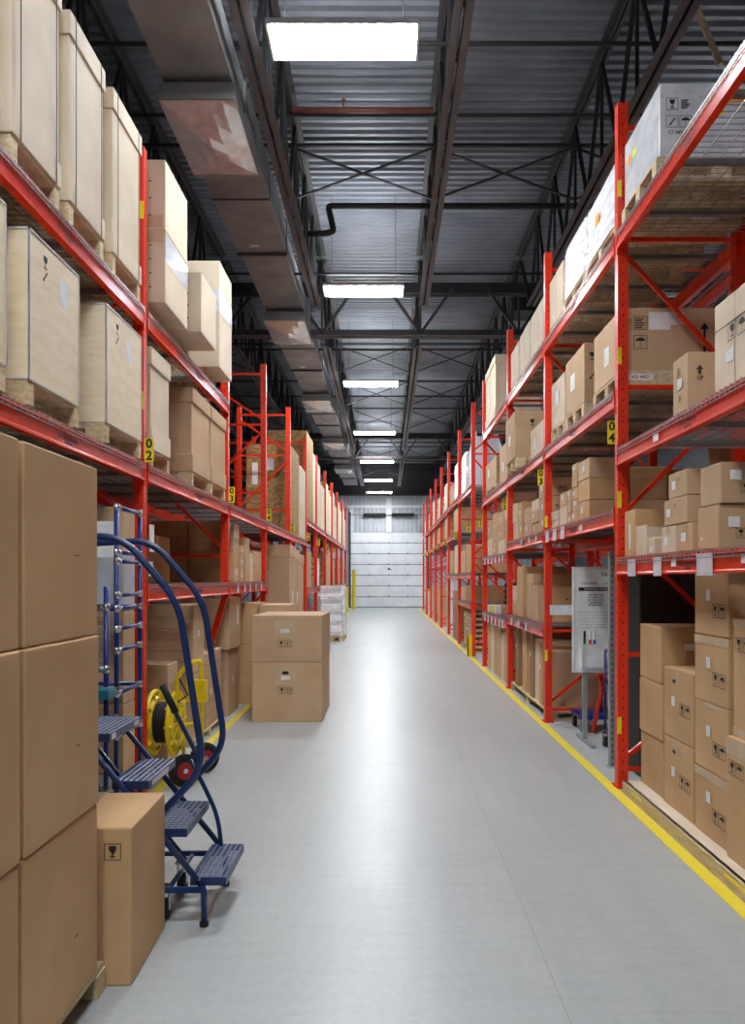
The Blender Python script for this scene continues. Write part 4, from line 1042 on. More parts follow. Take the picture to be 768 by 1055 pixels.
# wire basket trolley
t = thing('wire_basket_trolley', 'blue wire basket trolley half hidden by the grey perforated post', 'trolley', (2.12, 6.55, 0))
m = MB(); w_, d_ = 0.16, 0.2
for x in (-w_, w_):
    for y in (-d_, d_): m.cyl((x, y, 0.12), (x, y, 0.86), 0.011, 8)
for z_ in (0.15, 0.86): m.tube([(-w_, -d_, z_), (w_, -d_, z_), (w_, d_, z_), (-w_, d_, z_), (-w_, -d_, z_)], 0.011, 8)
m.build('trolley_frame', 'blue_bright', t, smooth=True)
m = MB()
for k in range(14):
    z_ = 0.2+0.04*k; m.tube([(-w_, -d_, z_), (w_, -d_, z_), (w_, d_, z_), (-w_, d_, z_), (-w_, -d_, z_)], 0.0025, 5)
for k in range(7):
    x = -w_+2*w_*k/6; m.cyl((x, -d_, 0.15), (x, -d_, 0.75), 0.0025, 5); m.cyl((x, d_, 0.15), (x, d_, 0.75), 0.0025, 5)
m.build('wire_mesh', 'chrome', t)
for x in (-w_, w_):
    for y in (-d_, d_): caster(t, x, y, 0.045, 0.125)
# pole and white rail, green cloth
tag(MB().tube([(1.985, 7.6, 1.0), (1.90, 7.72, 1.5)], 0.012, 10).build('black_pole', 'black', smooth=True), 'black pole leaning beside post 03 left of whiteboard', 'pole')
tag(MB().box(1.69, 1.98, 7.76, 7.79, 1.13, 1.23).build('white_bar', 'white_metal'), 'white horizontal bar fixed behind post 03', 'bar')
ns = 14; vs = []; fs = []
for j in range(7):
    for i in range(ns+1):
        u, v = i/ns, j/6
        vs.append((1.62+0.55*u, 7.55+0.3*v+0.04*math.sin(u*9), 0.004+0.035*abs(math.sin(u*7+v*3))*math.sin(v*PI)))
for j in range(6):
    for i in range(ns): a = j*(ns+1)+i; fs.append((a, a+1, a+ns+2, a+ns+1))
tag(MB().add(vs, fs).build('green_cloth', 'green_dark', smooth=True), 'crumpled dark green cloth on the floor behind post 03', 'cloth') if False else None
# floor boxes seen through post 03
for i, (a, b, h, nm) in enumerate(((1.78, 2.3, 0.0, ''),)): pass
# ================================================================== far right rack
z = 3.34+D
for i, (x0, x1, y0, y1, h) in enumerate(((1.72, 2.36, 15.2, 15.9, 1.16),)):
    t = thing('bulk_bag', 'tall white bulk bag on the high shelf of the far right rack', 'bulk bag', ((x0+x1)/2, (y0+y1)/2, z))
    m = MB(); ns = 28; nz = 10; vs = []; fs = []
    for k in range(nz+1):
        v = k/nz; q = 1-0.12*max(0, v-0.8)/0.2-0.05*math.cos(v*PI)**2
        for j in range(ns):
            a = 2*PI*j/ns; c, s_ = math.cos(a), math.sin(a); vs.append(((abs(c)**.45)*(1 if c > 0 else -1)*0.32*q, (abs(s_)**.45)*(1 if s_ > 0 else -1)*0.34*q, v*h*0.9))
    for k in range(nz):
        for j in range(ns): j2 = (j+1) % ns; fs.append((k*ns+j, k*ns+j2, (k+1)*ns+j2, (k+1)*ns+j))
    fs.append(tuple(reversed(range(ns)))); fs.append(tuple(nz*ns+j for j in range(ns)))
    m.add(vs, fs); m.build('bag_body', 'bag_white', t, smooth=False)
    for sx in (-1, 1): MB().tube(fillet([(sx*0.22, -0.24, h*0.85), (sx*0.22, -0.2, h), (sx*0.22, 0.2, h), (sx*0.22, 0.24, h*0.85)], 0.1), 0.02, 6).build('lifting_loop', 'bag_white', t, smooth=True)
wrapped(1.70, 2.4, 16.2, 17.2, z, 4.25, 'lower white wrapped load beyond the bulk bag on far right rack')
wrapped(1.70, 2.4, 17.8, 19.0, 3.4+D, 4.3, 'white wrapped load on the far right rack, third past the gap')
G = 'cartons on the far right rack'
far = [(15.0, 16.0, 1.62, 0.55, 'kraft_brown'), (16.2, 17.2, 1.62, 0.5, 'kraft'), (17.8, 18.8, 1.62, 0.7, 'kraft_pale_lit'), (19.2, 20.2, 1.62, 0.6, 'kraft'),
       (15.1, 16.1, 1.02, 0.35, 'kraft_dark'), (16.3, 17.2, 1.02, 0.3, 'kraft'),
       (19.2, 20.3, 3.4, 0.5, 'kraft'), (21.0, 22.2, 3.4, 0.8, 'kraft_pale_lit'), (23.6, 24.8, 3.4, 0.7, 'kraft_pale_lit'), (26.4, 27.6, 3.4, 0.9, 'kraft_pale_lit'), (29.2, 30.6, 3.4, 0.7, 'kraft'), (32.2, 33.6, 3.4, 0.6, 'kraft'),
       (17.9, 19.0, 2.6, 0.6, 'kraft'), (21.0, 22.0, 2.6, 0.6, 'kraft'), (23.6, 25.0, 2.6, 0.55, 'kraft_brown'), (26.4, 27.5, 2.6, 0.6, 'kraft'), (29.3, 30.8, 2.6, 0.6, 'kraft'),
       (23.6, 24.8, 0.0, 1.2, 'kraft_brown'), (26.4, 27.6, 0.0, 1.3, 'kraft'), (29.3, 31.0, 0.0, 1.0, 'kraft_pale_lit'), (18.0, 19.3, 0.0, 1.2, 'kraft_dark')]
for i, (a, b, zz, h, mt) in enumerate(far):
    lv = {0.0: 'standing on the floor', 1.02: 'on the low shelf', 1.62: 'on the head-high shelf', 2.6: 'on the middle shelf', 3.4: 'on the high shelf'}[zz]
    bay = [q for q in range(7) if RFY[q] <= a < RFY[q+1]][0]; half = 'nearer' if a < (RFY[bay]+RFY[bay+1])/2-0.35 else 'farther'
    carton(1.70, 2.45, a, b, zz+(D if zz else 0), zz+h, '%s carton %s, %s end of far right bay %s' % ({'kraft_brown': 'brown', 'kraft': 'brown', 'kraft_pale_lit': 'pale', 'kraft_dark': 'dark brown'}[mt], lv, half, ['one', 'two', 'three', 'four', 'five', 'six', 'seven'][bay]),
           mat=mt, parts=False, group=G)
t = MB().cyl((0, 0, 0), (0, 0, 2.3), 0.17, 20).box(-0.03, 0.03, -0.172, -0.168, 0.2, 2.2).build('film_roll', 'stretch_film', None, (1.90, 21.6, 0)); tag(t, 'tall white roll standing on the floor in the far right rack', 'roll')
for k in range(7):
    pallet(1.70, 2.5, 15.4, 16.5, 0.115*k, 0.112, 'empty wooden pallet, %s of the stack in the far right rack' % ['bottom', 'second from bottom', 'third from bottom', 'fourth from bottom', 'third from top', 'second from top', 'top'][k], 'stacked empty pallets')
pallet(1.62, 2.4, 33.0, 34.1, 0.0, 0.12, 'flat wooden pallet on the floor near the right side of overhead door')

# ================================================================== left side: foreground stack
G = 'big foreground cartons at left'
pallet(-1.62, -1.03, 1.45, 2.76, 0, 0.10, 'wooden pallet under the big foreground carton stack at left')
for c, (a, b, cn) in enumerate(((1.58, 2.115, 'near'), (2.135, 2.69, 'far'))):
    z = 0.102
    for i, h in enumerate((0.60, 0.598, 0.594)):
        dx = [0.0, 0.012, 0.0][i]
        carton(-1.60, -1.03+dx*0.4, a+0.003*i, b, z, z+h, 'big plain brown carton, %s of the %s column in the left foreground' % (['bottom', 'middle', 'top'][i], cn), mat='kraft_brown', tape='', group=G,
               marks=[('a', 0.34 if c else 0.28, 0.20+0.03*i, 0.035, 'd')]); z += h+0.001
c0 = carton(-1.50, -0.945, 2.765, 3.235, 0.0, 0.585, 'brown carton with fragile glass icon standing alone before the rolling ladder', mat='kraft_brown', tape='f', marks=[('f', 0.452, 0.465, 0.062, 'G')], rz=0.03)

# ================================================================== left: floor level behind the ladder
G = 'floor cartons in the left rack'
pallet(-2.45, -1.70, 6.7, 7.84, 0, 0.07, 'low dark pallet under the left floor cartons')
carton(-2.5, -1.72, 6.72, 7.10, 0.655, 1.27, 'large brown carton on top by post 03 at the left floor level', mat='kraft', tape='', group=G, stick=[('a', 0.14, 0.32, 0.05, 0.06)], patch=[('f', 0, 0.1*k_, 0.78, 0.004, 'print_faint') for k_ in range(1, 6)])
carton(-2.5, -1.72, 6.72, 7.10, 0.07, 0.652, 'large brown carton underneath by post 03 at the left floor level', mat='kraft', tape='', group=G, stick=[('a', 0.14, 0.32, 0.05, 0.06)])
carton(-2.4, -1.74, 6.0, 6.28, 0.0, 0.66, 'brown carton behind the yellow reel cart, lower one', mat='kraft_brown', group=G)
carton(-2.4, -1.74, 6.0, 6.28, 0.66, 0.82, 'flat brown carton behind the yellow reel cart, upper one', mat='kraft', group=G)
for i, (a, b) in enumerate(((7.14, 7.49), (7.50, 7.86))):
    carton(-2.45, -1.72, a, b, 0.07, 0.79, 'brown carton on the left floor pallet, %s of two past the tall pair' % ['nearer', 'farther'][i], mat='kraft', tape='', group=G, stick=[('a', 0.2, 0.3, 0.05, 0.07)], patch=[('a', 0, 0.12*k_, 0.46, 0.004, 'print_faint') for k_ in range(1, 6)])
carton(-2.3, -1.72, 8.2, 8.75, 0.0, 0.728, 'brown carton below the tall carton with paper pouch at left', tape='', group=G, stick=[('a', 0.2, 0.35, 0.06, 0.07)])
carton(-2.3, -1.70, 8.15, 8.78, 0.73, 1.295, 'brown carton with white paper pouch on its side at left', tape='', group=G, stick=[('a', 0.38, 0.25, 0.1, 0.22)])
carton(-1.86, -1.56, 9.06, 9.7, 0.0, 1.21, 'tall narrow brown carton directly left behind the two aisle cartons', mat='kraft_brown', tape='', group=G, patch=[('f', 0, 0.72, 0.3, 0.004, 'print_faint')])
carton(-1.54, -1.18, 9.1, 9.7, 0.0, 1.19, 'tall brown carton directly behind the two aisle cartons', mat='kraft', tape='', group=G)
# two cartons in the aisle
for i, (z0, z1) in enumerate(((0.0, 0.628), (0.63, 1.119))):
    h = z1-z0
    carton(-1.415, -0.672, 7.90, 8.88, z0, z1, 'brown carton with handling icons, %s of the pair standing in the aisle' % ['lower', 'upper'][i], mat='kraft', tape='', group='aisle carton pair', rz=-0.012*i,
           patch=[('f', 0.245, h-0.235, 0.21, 0.185)], stick=[('f', 0.305, h-0.185, 0.095, 0.042)],
           marks=[('f', 0.28, h-0.335, 0.07, 'GT'), ('f', 0.045, h*0.2, 0.02, 'd'), ('f', 0.66, h*0.2, 0.02, 'd'), ('f', 0.66, h*0.8, 0.02, 'd'), ('f', 0.045, h*0.8, 0.02, 'd')]+([('f', 0.315, h-0.15, 0.075, 's')] if i == 0 else []))
# tall cartons further
for i, (a, b, c, d_, h) in enumerate(((-1.82, -1.48, 11.5, 12.2, 2.02), (-1.80, -1.50, 12.28, 12.9, 1.98), (-2.2, -1.70, 14.2, 15.4, 1.98))):
    carton(a, b, c, d_, 0, h, 'very tall lidded brown carton standing on the left floor, %s from the viewer' % ORD[i], mat='kraft', tape='', lid=0.18, stick=[('a', 0.3, h*0.55, 0.12, 0.2)], group='very tall cartons')
carton(-2.3, -1.72, 18.2, 19.3, 1.3+D, 2.02, 'brown carton with a white side above the wrapped pallet at left', stick=[('a', 0.05, 0.03, 0.9, 0.6)])
pallet(-1.62, -1.02, 18.1, 19.2, 0, 0.14, 'wooden pallet under the film-wrapped load in the aisle')
wrapped(-1.63, -1.0, 18.1, 19.2, 0.14, 1.33, 'lumpy film-wrapped pallet load standing in the aisle at left', amp=0.045)
# ---- left shelf 1.455
z = 1.455+D; G = 'cartons on the shoulder-high left shelf'
for r in range(4):
    for c in range(2):
        x0 = -2.52+0.385*c
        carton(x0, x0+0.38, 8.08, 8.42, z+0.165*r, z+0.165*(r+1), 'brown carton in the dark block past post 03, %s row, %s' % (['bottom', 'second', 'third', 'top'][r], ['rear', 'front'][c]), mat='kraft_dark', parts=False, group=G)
stack(-2.0, -1.71, 8.45, 8.75, z, [0.165]*4, 'right past post 03 on the shoulder-high left shelf', G, 'brown')
stack(-2.0, -1.71, 8.80, 9.05, z, [0.16, 0.14, 0.13], 'second past post 03 on the shoulder-high left shelf', G, 'brown')
carton(-2.0, -1.70, 9.1, 9.36, z, 2.0, 'slim upright carton past post 03 on the shoulder-high left shelf', group=G)
stack(-2.0, -1.71, 9.42, 9.68, z, [0.06]*6, 'of thin striped ones past post 03 at left', G, 'thin', mat='kraft_pale_lit')
stack(-2.0, -1.71, 9.72, 10.3, z, [0.2, 0.2], 'nearest post 04 on the shoulder-high left shelf', G, 'brown')
carton(-2.5, -1.9, 5.3, 5.7, z, 1.75, 'white carton in the shadow just past post 02 at left', mat='grey_card', group=G)
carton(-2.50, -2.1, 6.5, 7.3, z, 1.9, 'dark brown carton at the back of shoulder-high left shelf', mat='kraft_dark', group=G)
carton(-1.95, -1.85, 5.75, 5.80, z, 1.60, 'small white box standing alone on the shoulder-high left shelf', mat='white_paper')
# near left bay lower shelf: visible behind the pipe cart
for i, (z0, z1, mt, nm) in enumerate(((0, 0.72, 'kraft_brown', 'plain brown carton at the bottom'), (0.722, 1.30, 'kraft', 'brown carton, second from bottom'), (1.302, 1.66, 'grey_card', 'white carton, second from top'), (1.662, 1.95, 'kraft', 'brown carton with white paper on top'))):
    carton(-2.3, -1.635, 4.68, 4.90, z0, z1, '%s of the stack behind the pipe cart' % nm, mat=mt, tape='', stick=[('f', 0.3, 0.22, 0.13, 0.11)] if i == 3 else ([('f', 0.31, 0.25, 0.1, 0.12, 'grey_card')] if i == 2 else []), group='carton stack behind the pipe cart')
# ---- left mid shelf 2.29
z = 2.29+D; ZP = 0.115
for i, (a, b, nm) in enumerate(((2.62, 3.24, 'cut by the left edge of the photo'), (3.45, 4.01, 'in the middle of the near left shelf'), (4.40, 5.03, 'just before post 02'))):
    pallet(-2.45, -1.64, a, b, z-0.0, ZP, 'pale wooden pallet under the plywood crate %s' % nm, n=2)
    crate(-2.45, -1.64, a, b, z+ZP, 3.11, 'plywood crate with black stencils %s' % nm)
for i, (a, b, nm) in enumerate(((5.30, 5.75, 'first past post 02'), (6.42, 7.05, 'second past post 02'), (7.12, 7.75, 'last before post 03'))):
    pallet(-2.4, -1.66, a, b, z, ZP, 'wooden pallet under the lidded carton %s at left' % nm, n=2)
    carton(-2.4, -1.66, a, b, z+ZP, 3.13, 'tall lidded brown carton %s on the middle left shelf' % nm, mat='kraft' if i else 'kraft_pale_lit', tape='', lid=0.12, base=0.15)
crate(-2.45, -1.68, 13.15, 14.4, z, 3.85, 'large chipboard crate with white document pouches past post 05 at left', mat='osb', mark=False, papers=[(0.1, 0.85, 0.1, 0.38), (0.3, 1.1, 0.18, 0.2)])
carton(-2.3, -1.67, 14.5, 15.5, z, 3.7, 'pale tall carton behind the large chipboard crate at left', mat='kraft_pale_lit', parts=False)
crate(-2.5, -1.68, 15.8, 17.2, 2.76+D, 4.62, 'tallest chipboard crate high on the far left shelf', mat='osb', mark=False)
yy = 17.25; nm = 0
for (L_, h) in ((0.68, 4.3), (0.9, 4.1), (0.95, 4.4), (0.7, 3.9)):
    pass
fl = [(17.3, 17.9, 4.4), (18.1, 19.2, 4.35), (19.3, 20.5, 3.95), (20.8, 21.8, 4.2), (21.95, 23.0, 4.0), (23.4, 24.4, 4.25), (24.5, 25.5, 3.9), (25.9, 27.0, 4.2), (27.1, 28.2, 4.0), (28.6, 29.8, 4.2), (29.9, 31.0, 3.9)]
for i, (a, b, h) in enumerate(fl):
    carton(-2.45, -1.69, a, b, 2.76+D, h, 'tall pale carton on the high far left shelf, %s past the tallest chipboard crate' % (ORD+['eleventh'])[i], mat='kraft_pale_lit', parts=False, group='tall pale cartons on the high far left shelf')
fl = [(16.0, 17.2), (20.9, 22.0), (22.1, 23.0), (23.4, 24.8), (25.9, 27.2), (28.6, 30.2)]
for i, (a, b) in enumerate(fl):
    carton(-2.45, -1.72, a, b, 1.3+D, 2.1+0.1*(i % 3), 'brown carton on the lower far left shelf, %s from the viewer' % ORD[i], mat='kraft', parts=False, group='cartons on the lower far left shelf')
for i, (a, b, h) in enumerate(((19.6, 20.5, 1.1), (21.0, 22.6, 1.15), (23.5, 25.0, 1.1), (26.0, 27.8, 1.0), (28.7, 30.5, 1.1))):
    wrapped(-2.45, -1.72, a, b, 0.0, h, 'white wrapped load on the floor of the far left rack, %s from viewer' % ORD[i])
# ---- left top shelf 3.35
z = 3.35+D
for i, (a, b, h, nm) in enumerate(((2.70, 3.22, 4.5, 'nearest the left edge of the photo'), (3.335, 3.82, 4.50, 'second from the left edge'), (3.94, 4.41, 4.47, 'third from the left edge'), (4.56, 5.07, 4.47, 'just before post 02'))):
    pallet(-2.4, -1.66, a, b, z, ZP, 'wooden pallet under the strapped pale carton %s' % nm, n=2)
    carton(-2.4, -1.66, a, b, z+ZP, h, 'tall strapped pale carton %s on the top left shelf' % nm, mat='kraft_pale_lit', tape='', lid=0.12, base=0.12, strap=True)
pallet(-2.25, -1.72, 5.40, 5.98, z, ZP, 'wooden pallet under the taped carton pair on the top left shelf', n=2)
carton(-2.2, -1.58, 5.38, 5.98, z+ZP, 3.99, 'pale carton with grip holes, lower of the taped pair, top left shelf', mat='kraft_pale_lit', tape='', marks=[('f', 0.5, 0.1+0.1*k_, 0.02, 's') for k_ in range(4)], patch=[('f', 0.0, 0.43, 0.6, 0.09), ('a', 0, 0.30, 0.6, 0.2, 'film_grey')])
carton(-2.2, -1.58, 5.38, 5.98, 3.992, 4.50, 'pale carton with grip holes, upper of the taped pair, top left shelf', mat='kraft_pale_lit', tape='', marks=[('f', 0.5, 0.1+0.12*k_, 0.02, 's') for k_ in range(3)], patch=[('f', 0.0, 0.02, 0.6, 0.09)])
pallet(-2.15, -1.72, 6.04, 6.56, z, ZP, 'wooden pallet under the cube carton on the top left shelf', n=2)
carton(-2.1, -1.48, 6.02, 6.54, z+ZP, 3.96, 'pale cube carton jutting out furthest on the top left shelf', mat='kraft_pale_lit', tape='', marks=[('f', 0.5, 0.1+0.1*k_, 0.02, 's') for k_ in range(4)])
pallet(-2.2, -1.72, 7.03, 7.55, z, ZP, 'wooden pallet under the tall carton with silver film, top left shelf', n=2)
carton(-2.2, -1.555, 7.02, 7.57, z+ZP, 4.47, 'tall pale carton with silver film band at the end of the top left shelf', mat='kraft_pale_lit', tape='', patch=[('a', 0.0, 0.52, 0.55, 0.2, 'film_grey'), ('f', 0, 0.52, 0.64, 0.2, 'film_grey')])

# ---- back rows
G = 'dark cartons in the rear right rack'
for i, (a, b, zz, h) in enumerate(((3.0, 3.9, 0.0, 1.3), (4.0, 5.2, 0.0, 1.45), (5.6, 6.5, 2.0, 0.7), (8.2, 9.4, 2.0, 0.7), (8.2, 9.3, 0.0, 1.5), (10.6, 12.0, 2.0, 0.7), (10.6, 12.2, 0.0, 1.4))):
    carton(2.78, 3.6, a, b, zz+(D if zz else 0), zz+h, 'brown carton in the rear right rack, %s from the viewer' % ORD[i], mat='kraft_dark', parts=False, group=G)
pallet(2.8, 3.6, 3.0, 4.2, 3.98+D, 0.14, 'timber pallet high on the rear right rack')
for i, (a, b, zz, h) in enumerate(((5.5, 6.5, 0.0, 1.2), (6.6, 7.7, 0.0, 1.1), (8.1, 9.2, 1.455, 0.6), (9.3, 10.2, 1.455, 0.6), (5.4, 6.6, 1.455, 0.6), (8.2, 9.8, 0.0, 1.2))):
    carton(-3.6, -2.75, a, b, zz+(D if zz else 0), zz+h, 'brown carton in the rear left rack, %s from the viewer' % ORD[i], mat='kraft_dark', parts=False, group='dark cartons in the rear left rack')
# ================================================================== rolling ladder
t = thing('rolling_ladder', 'blue rolling warehouse ladder with perforated steps and curved handrails', 'ladder', (-1.2, 3.475, 0)); ox, oy = -1.2, 3.475
YN, YF_ = 3.27-oy, 3.68-oy
def tread(x0, x1, z, nx):
    m = MB(); ny = 17; dx = (x1-x0)/nx; dy = (YF_-YN)/ny
    for i in range(nx):
        for j in range(ny):
            cx, cy = x0+dx*(i+.5), YN+dy*(j+.5); a, b = dx/2, dy/2; c, d_ = dx*0.30, dy*0.30
            vs = [(cx-a, cy-b, z), (cx+a, cy-b, z), (cx+a, cy+b, z), (cx-a, cy+b, z), (cx-c, cy, z+0.003), (cx, cy-d_, z+0.003), (cx+c, cy, z+0.003), (cx, cy+d_, z+0.003)]
            m.add(vs, [(0, 1, 5), (1, 6, 5), (1, 2, 6), (2, 7, 6), (2, 3, 7), (3, 4, 7), (3, 0, 4), (0, 5, 4)])
    o = m.build('step', 'tread_metal', t)
    m = MB().box(x0, x1, YN-0.003, YN, z-0.035, z).box(x0, x1, YF_, YF_+0.003, z-0.035, z).box(x0-0.003, x0, YN, YF_, z-0.035, z).box(x1, x1+0.003, YN, YF_, z-0.035, z)
    m.build('step_edge', 'blue_paint', o); return o
for i, (x1, z, w_, nx) in enumerate(((-0.70, 0.205, 0.15, 6), (-0.87, 0.415, 0.155, 6), (-1.035, 0.622, 0.155, 6), (-1.205, 0.828, 0.36, 14))):
    o = tread(x1-w_-ox, x1-ox, z, nx)
    if i == 3:
        MB().box(x1-ox+0.0035, x1-ox+0.0045, YN+0.02, YN+0.07, z-0.03, z-0.006).build('warning_sticker', 'white_paper', o); MB().box(x1-ox+0.0035, x1-ox+0.0045, YF_-0.1, YF_-0.03, z-0.03, z-0.006).build('warning_sticker', 'white_paper', o)
    if i == 2: MB().box(x1-ox+0.0035, x1-ox+0.0045, YN+0.04, YF_-0.12, z-0.03, z-0.006).build('warning_sticker', 'white_sleeve', o)
for yy in (YN, YF_):
    s_ = 1 if yy > 0 else -1
    yo = yy+s_*0.012
    m = MB().tube([(-1.42-ox, yo, 0.97-0.16), (-1.33-ox, yo, 0.835-0.01), (-0.80-ox, yo, 0.175)], 0.014, 10)
    m.tube(fillet([(-0.82-ox, yo, 0.20), (-0.79-ox, yo, 0.16), (-0.79-ox, yo, 0.0)], 0.03), 0.014, 10)
    m.build('stringer', 'blue_paint', t, smooth=True)
    path = [(-1.60-ox, yo, 0.83), (-1.60-ox, yo, 1.66), (-1.12-ox, yo, 1.68), (-0.885-ox, yo, 1.36), (-0.80-ox, yo, 0.655), (-0.80-ox, yo, 0.62), (-1.05-ox, yo, 0.385 if s_ > 0 else 0.41)]
    path = [(-1.60-ox, yo, 0.80), (-1.60-ox, yo, 1.665), (-1.15-ox, yo, 1.69), (-0.90-ox, yo, 1.40), (-0.79-ox, yo, 0.68), (-1.06-ox, yo, 0.40)]
    MB().tube(fillet(path, 0.11, 8), 0.0155, 12).build('handrail', 'blue_paint', t, smooth=True)
    MB().tube([(-1.56-ox, yo, 0.0+0.12), (-1.56-ox, yo, 0.82)], 0.014, 10).build('rear_leg', 'blue_paint', t, smooth=True)
    MB().tube([(-0.79-ox, yo, 0.155), (-1.56-ox, yo, 0.155)], 0.014, 10).build('base_tube', 'blue_paint', t, smooth=True)
    MB().tube([(-0.98-ox, yo, 0.12), (-1.50-ox, yo, 0.78)], 0.011, 8).build('brace_tube', 'blue_paint', t, smooth=True)
    MB().cyl((-0.79-ox, yo, 0), (-0.79-ox, yo, 0.018), 0.02, 12).build('rubber_foot', 'rubber', t)
    for x in (-0.98, -1.50): caster(t, x-ox, yy-s_*0.06, 0.045, 0.145)
for x in (-0.95, -1.25, -1.54): MB().tube([(x-ox, YN, 0.15), (x-ox, YF_, 0.15)], 0.011, 8).build('cross_tube', 'blue_paint', t, smooth=True)
o = MB().tube(fillet([(-0.955-ox, YF_-0.02, 0.62), (-0.89-ox, YF_-0.02, 0.50), (-0.82-ox, YF_-0.02, 0.35), (-0.80-ox, YF_-0.02, 0.17)], 0.08), 0.011, 8).build('lock_lever', 'blue_paint', t, smooth=True)
o = MB().tube([(-1.085-ox, YF_-0.02, 0.975), (-1.03-ox, YF_-0.02, 0.86), (-0.90-ox, YF_-0.02, 0.60)], 0.011, 8).build('lock_lever', 'blue_paint', t, smooth=True)
MB().tube([(-1.09-ox, YF_-0.02, 0.985), (-1.025-ox, YF_-0.02, 0.85)], 0.017, 10).build('lever_grip', 'rubber', o, smooth=True)

# ================================================================== pipe cart (blue tubes with chrome clamps)
t = thing('pipe_cart', 'tall blue tube picking cart with chrome clamps by post 02', 'cart', (-1.507, 4.2, 0))
XB = -0.5
rungs = [1.90, 1.65, 1.60, 1.41, 1.335, 1.22, 1.10, 0.86, 0.62]
for (x, y, h) in ((0, 0, 1.9), (0, 0.40, 1.9), (XB, 0, 1.5), (XB, 0.40, 1.5)):
    MB().cyl((x, y, 0.12), (x, y, h), 0.0135, 10).build('upright_tube', 'blue_bright', t, smooth=True)
for z_ in rungs:
    o = MB().cyl((0, 0.0, z_), (0, 0.40, z_), 0.0125, 10).build('rung', 'blue_bright', t, smooth=True)
    MB().cyl((0, 0.0, z_), (0, 0.05, z_), 0.016, 10).cyl((0, 0, z_-0.02), (0, 0, z_+0.02), 0.016, 10).build('clamp', 'chrome', o, smooth=True)
    MB().cyl((0, 0.35, z_), (0, 0.4, z_), 0.016, 10).cyl((0, 0.4, z_-0.02), (0, 0.4, z_+0.02), 0.016, 10).build('clamp', 'chrome', o, smooth=True)
for z_ in (1.335, 0.86, 0.3):
    for y in (0, 0.4):
        MB().cyl((0, y, z_), (XB, y, z_), 0.0125, 10).build('side_rail', 'blue_bright', t, smooth=True)
MB().box(XB, 0, 0.0, 0.4, 0.295, 0.31).build('cart_shelf', 'deck_channel', t)
for x in (0, XB):
    for y in (0.02, 0.38): caster(t, x, y, 0.05, 0.13)
MB().box(-0.001, 0.001, -0.06, 0.06, -0.1, 0.1).build('clipboard_paper', 'white_paper', t, (-0.07, -0.016, 1.72)).rotation_euler = (0, 0, PI/2)

t = thing('wire_basket_cart', 'blue tube cart with wire mesh panels just behind the foreground cartons', 'cart', (-1.50, 3.92, 0))
for (x, y) in ((0.04, 0), (-0.14, 0.2), (-0.45, 0), (-0.45, 0.2)): MB().cyl((x, y, 0.12), (x, y, 1.46), 0.0135, 10).build('upright_tube', 'blue_bright', t, smooth=True)
for z_ in (1.35, 1.03, 0.4):
    o = MB().tube([(0.04, 0, z_), (-0.45, 0, z_), (-0.45, 0.2, z_), (-0.14, 0.2, z_), (0.04, 0, z_)], 0.0125, 8).build('side_rail', 'blue_bright', t, smooth=True)
    MB().cyl((0.04, 0, z_-0.022), (0.04, 0, z_+0.022), 0.018, 10).cyl((0.04, 0, z_), (-0.01, 0, z_), 0.018, 10).build('clamp', 'chrome', o, smooth=True)
m = MB()
for k in range(12): m.cyl((0.03, 0.0, 1.05+0.025*k), (-0.44, 0.0, 1.05+0.025*k), 0.0015, 4)
for k in range(20): x = 0.03-0.47*k/19; m.cyl((x, 0, 1.04), (x, 0, 1.34), 0.0015, 4)
m.build('wire_mesh', 'chrome', t)
for (x, y) in ((0.03, 0.02), (-0.14, 0.18), (-0.44, 0.02), (-0.44, 0.18)): caster(t, x, y, 0.05, 0.13)

t = thing('teal_stand', 'teal steel stand behind the top step of the rolling ladder', 'stand', (-1.62, 3.80, 0))
MB().box(-0.3, 0.235, -0.05, 0.07, 0.90, 0.945).build('stand_top', 'teal_paint', t)
for (x, y) in ((-0.27, -0.03), (0.12, -0.03), (-0.27, 0.05), (0.12, 0.05)): MB().box(x-0.015, x+0.015, y-0.015, y+0.015, 0, 0.90).build('leg', 'teal_paint', t)
MB().box(-0.27, 0.12, -0.01, 0.02, 0.35, 0.38).build('stretcher', 'teal_paint', t)

# ================================================================== strapping reel cart
t = thing('reel_cart', 'yellow strapping reel cart with black coil and red-hubbed wheels', 'cart', (-1.60, 5.50, 0))
def disc(x, nm, r=0.225):
    m = MB().ring((x, 0, 0.455), (1, 0, 0), r, 0.016, 32, 8)
    for k in range(10):
        a = 2*PI*k/10; m.bar((x, 0.05*math.cos(a), 0.455+0.05*math.sin(a)), (x, r*math.cos(a), 0.455+r*math.sin(a)), 0.012, 0.05, (1, 0, 0))
    m.cyl((x-0.008, 0, 0.455), (x+0.008, 0, 0.455), 0.085, 24)
    m.ring((x, 0, 0.455), (1, 0, 0), r*0.72, 0.03, 32, 6)
    return m.build(nm, 'yellow_paint', t)
disc(-0.095, 'reel_flange'); disc(0.06, 'reel_flange')
m = MB()
for k in range(7): m.ring((-0.08+0.02*k, 0, 0.455), (1, 0, 0), 0.135, 0.016, 28, 6)
m.cyl((-0.085, 0, 0.455), (0.05, 0, 0.455), 0.13, 24); m.build('strap_coil', 'rubber', t)
m = MB().tube(fillet([(0.075, -0.03, 0.30), (0.075, -0.03, 0.80), (0.19, -0.03, 0.90), (0.24, 0.02, 0.90), (0.24, 0.05, 0.12)], 0.1), 0.0165, 10)
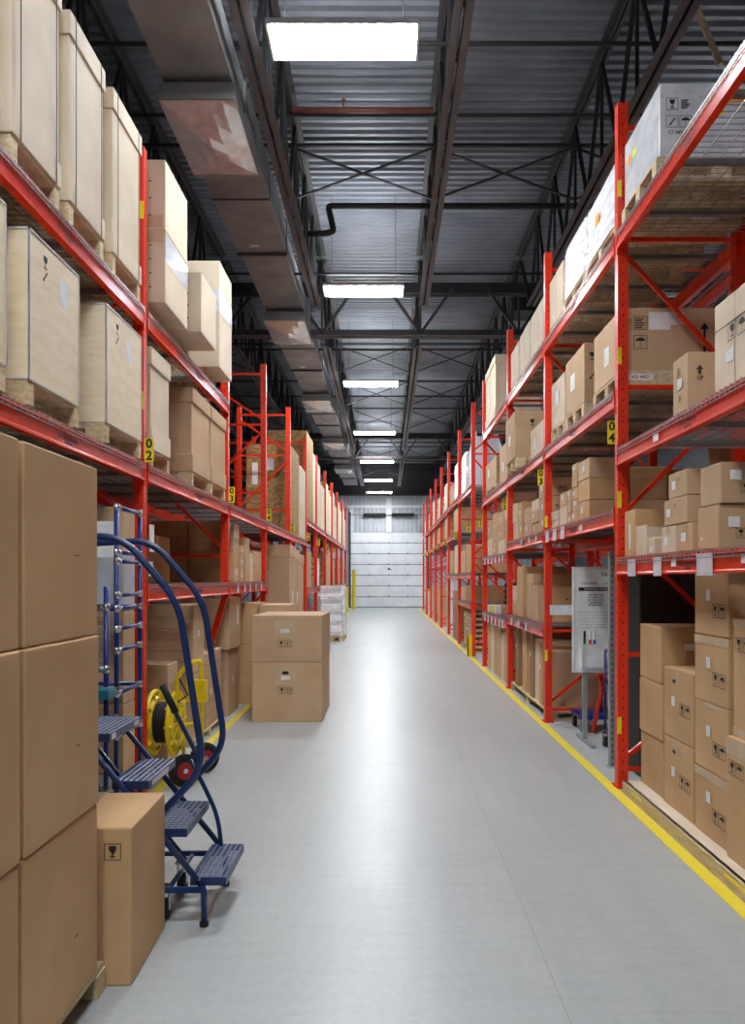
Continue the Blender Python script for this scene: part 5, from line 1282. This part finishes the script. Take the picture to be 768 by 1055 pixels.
m.tube(fillet([(0.085, 0.12, 0.14), (0.085, 0.12, 0.42), (0.20, 0.12, 0.42), (0.20, 0.12, 0.16)], 0.06), 0.013, 8)
m.tube([(-0.12, 0.0, 0.05), (-0.12, 0.0, 0.45), (0.1, 0, 0.455)], 0.013, 8); m.build('cart_frame', 'yellow_paint', t, smooth=True)
MB().box(0.14, 0.28, -0.01, 0.06, 0.60, 0.76).build('tool_box', 'yellow_paint', t)
MB().box(-0.13, 0.2, -0.02, 0.02, 0.03, 0.06).build('foot_bar', 'yellow_paint', t)
m = MB().tube([(0.1, -0.06, 0.78), (0.16, -0.04, 0.66), (0.02, -0.05, 0.56)], 0.006, 6); m.build('strap_tail', 'rubber', t)
for (x, y) in ((0.14, -0.06), (0.19, 0.33)):
    n = Vector((0.55, -0.83, 0)).normalized(); c = Vector((x, y, 0.118))
    m = MB().tube([c-n*0.024, c-n*0.014, c+n*0.014, c+n*0.024], [0.096, 0.116, 0.116, 0.096], 28); o = m.build('wheel', 'rubber', t, smooth=False)
    m = MB().tube([c-n*0.027, c+n*0.027], 0.062, 22); m.build('wheel_hub', 'hub_red', o)
    MB().tube([c-n*0.032, c+n*0.032], 0.018, 12).build('axle_cap', 'chrome', o)
MB().tube([(0.14, -0.06, 0.118), (0.19, 0.33, 0.118)], 0.012, 8).build('axle', 'yellow_paint', t)
MB().tube([(0.20, 0.12, 0.16), (0.16, 0.16, 0.118)], 0.012, 8).build('axle_strut', 'yellow_paint', t)

# ------------------------------------------------------------------ render look
W = bpy.data.worlds.new('world'); SC.world = W; W.use_nodes = True
W.node_tree.nodes['Background'].inputs[0].default_value = (0.5, 0.55, 0.6, 1); W.node_tree.nodes['Background'].inputs[1].default_value = 0.02
vs_ = SC.view_settings; vs_.view_transform = 'Standard'; vs_.look = 'None'; vs_.gamma = 1; vs_.exposure = 1.25; vs_.use_curve_mapping = False
SC.cycles.use_denoising = True; SC.cycles.max_bounces = 8; SC.cycles.diffuse_bounces = 5; SC.cycles.glossy_bounces = 3
SC.cycles.sample_clamp_indirect = 6
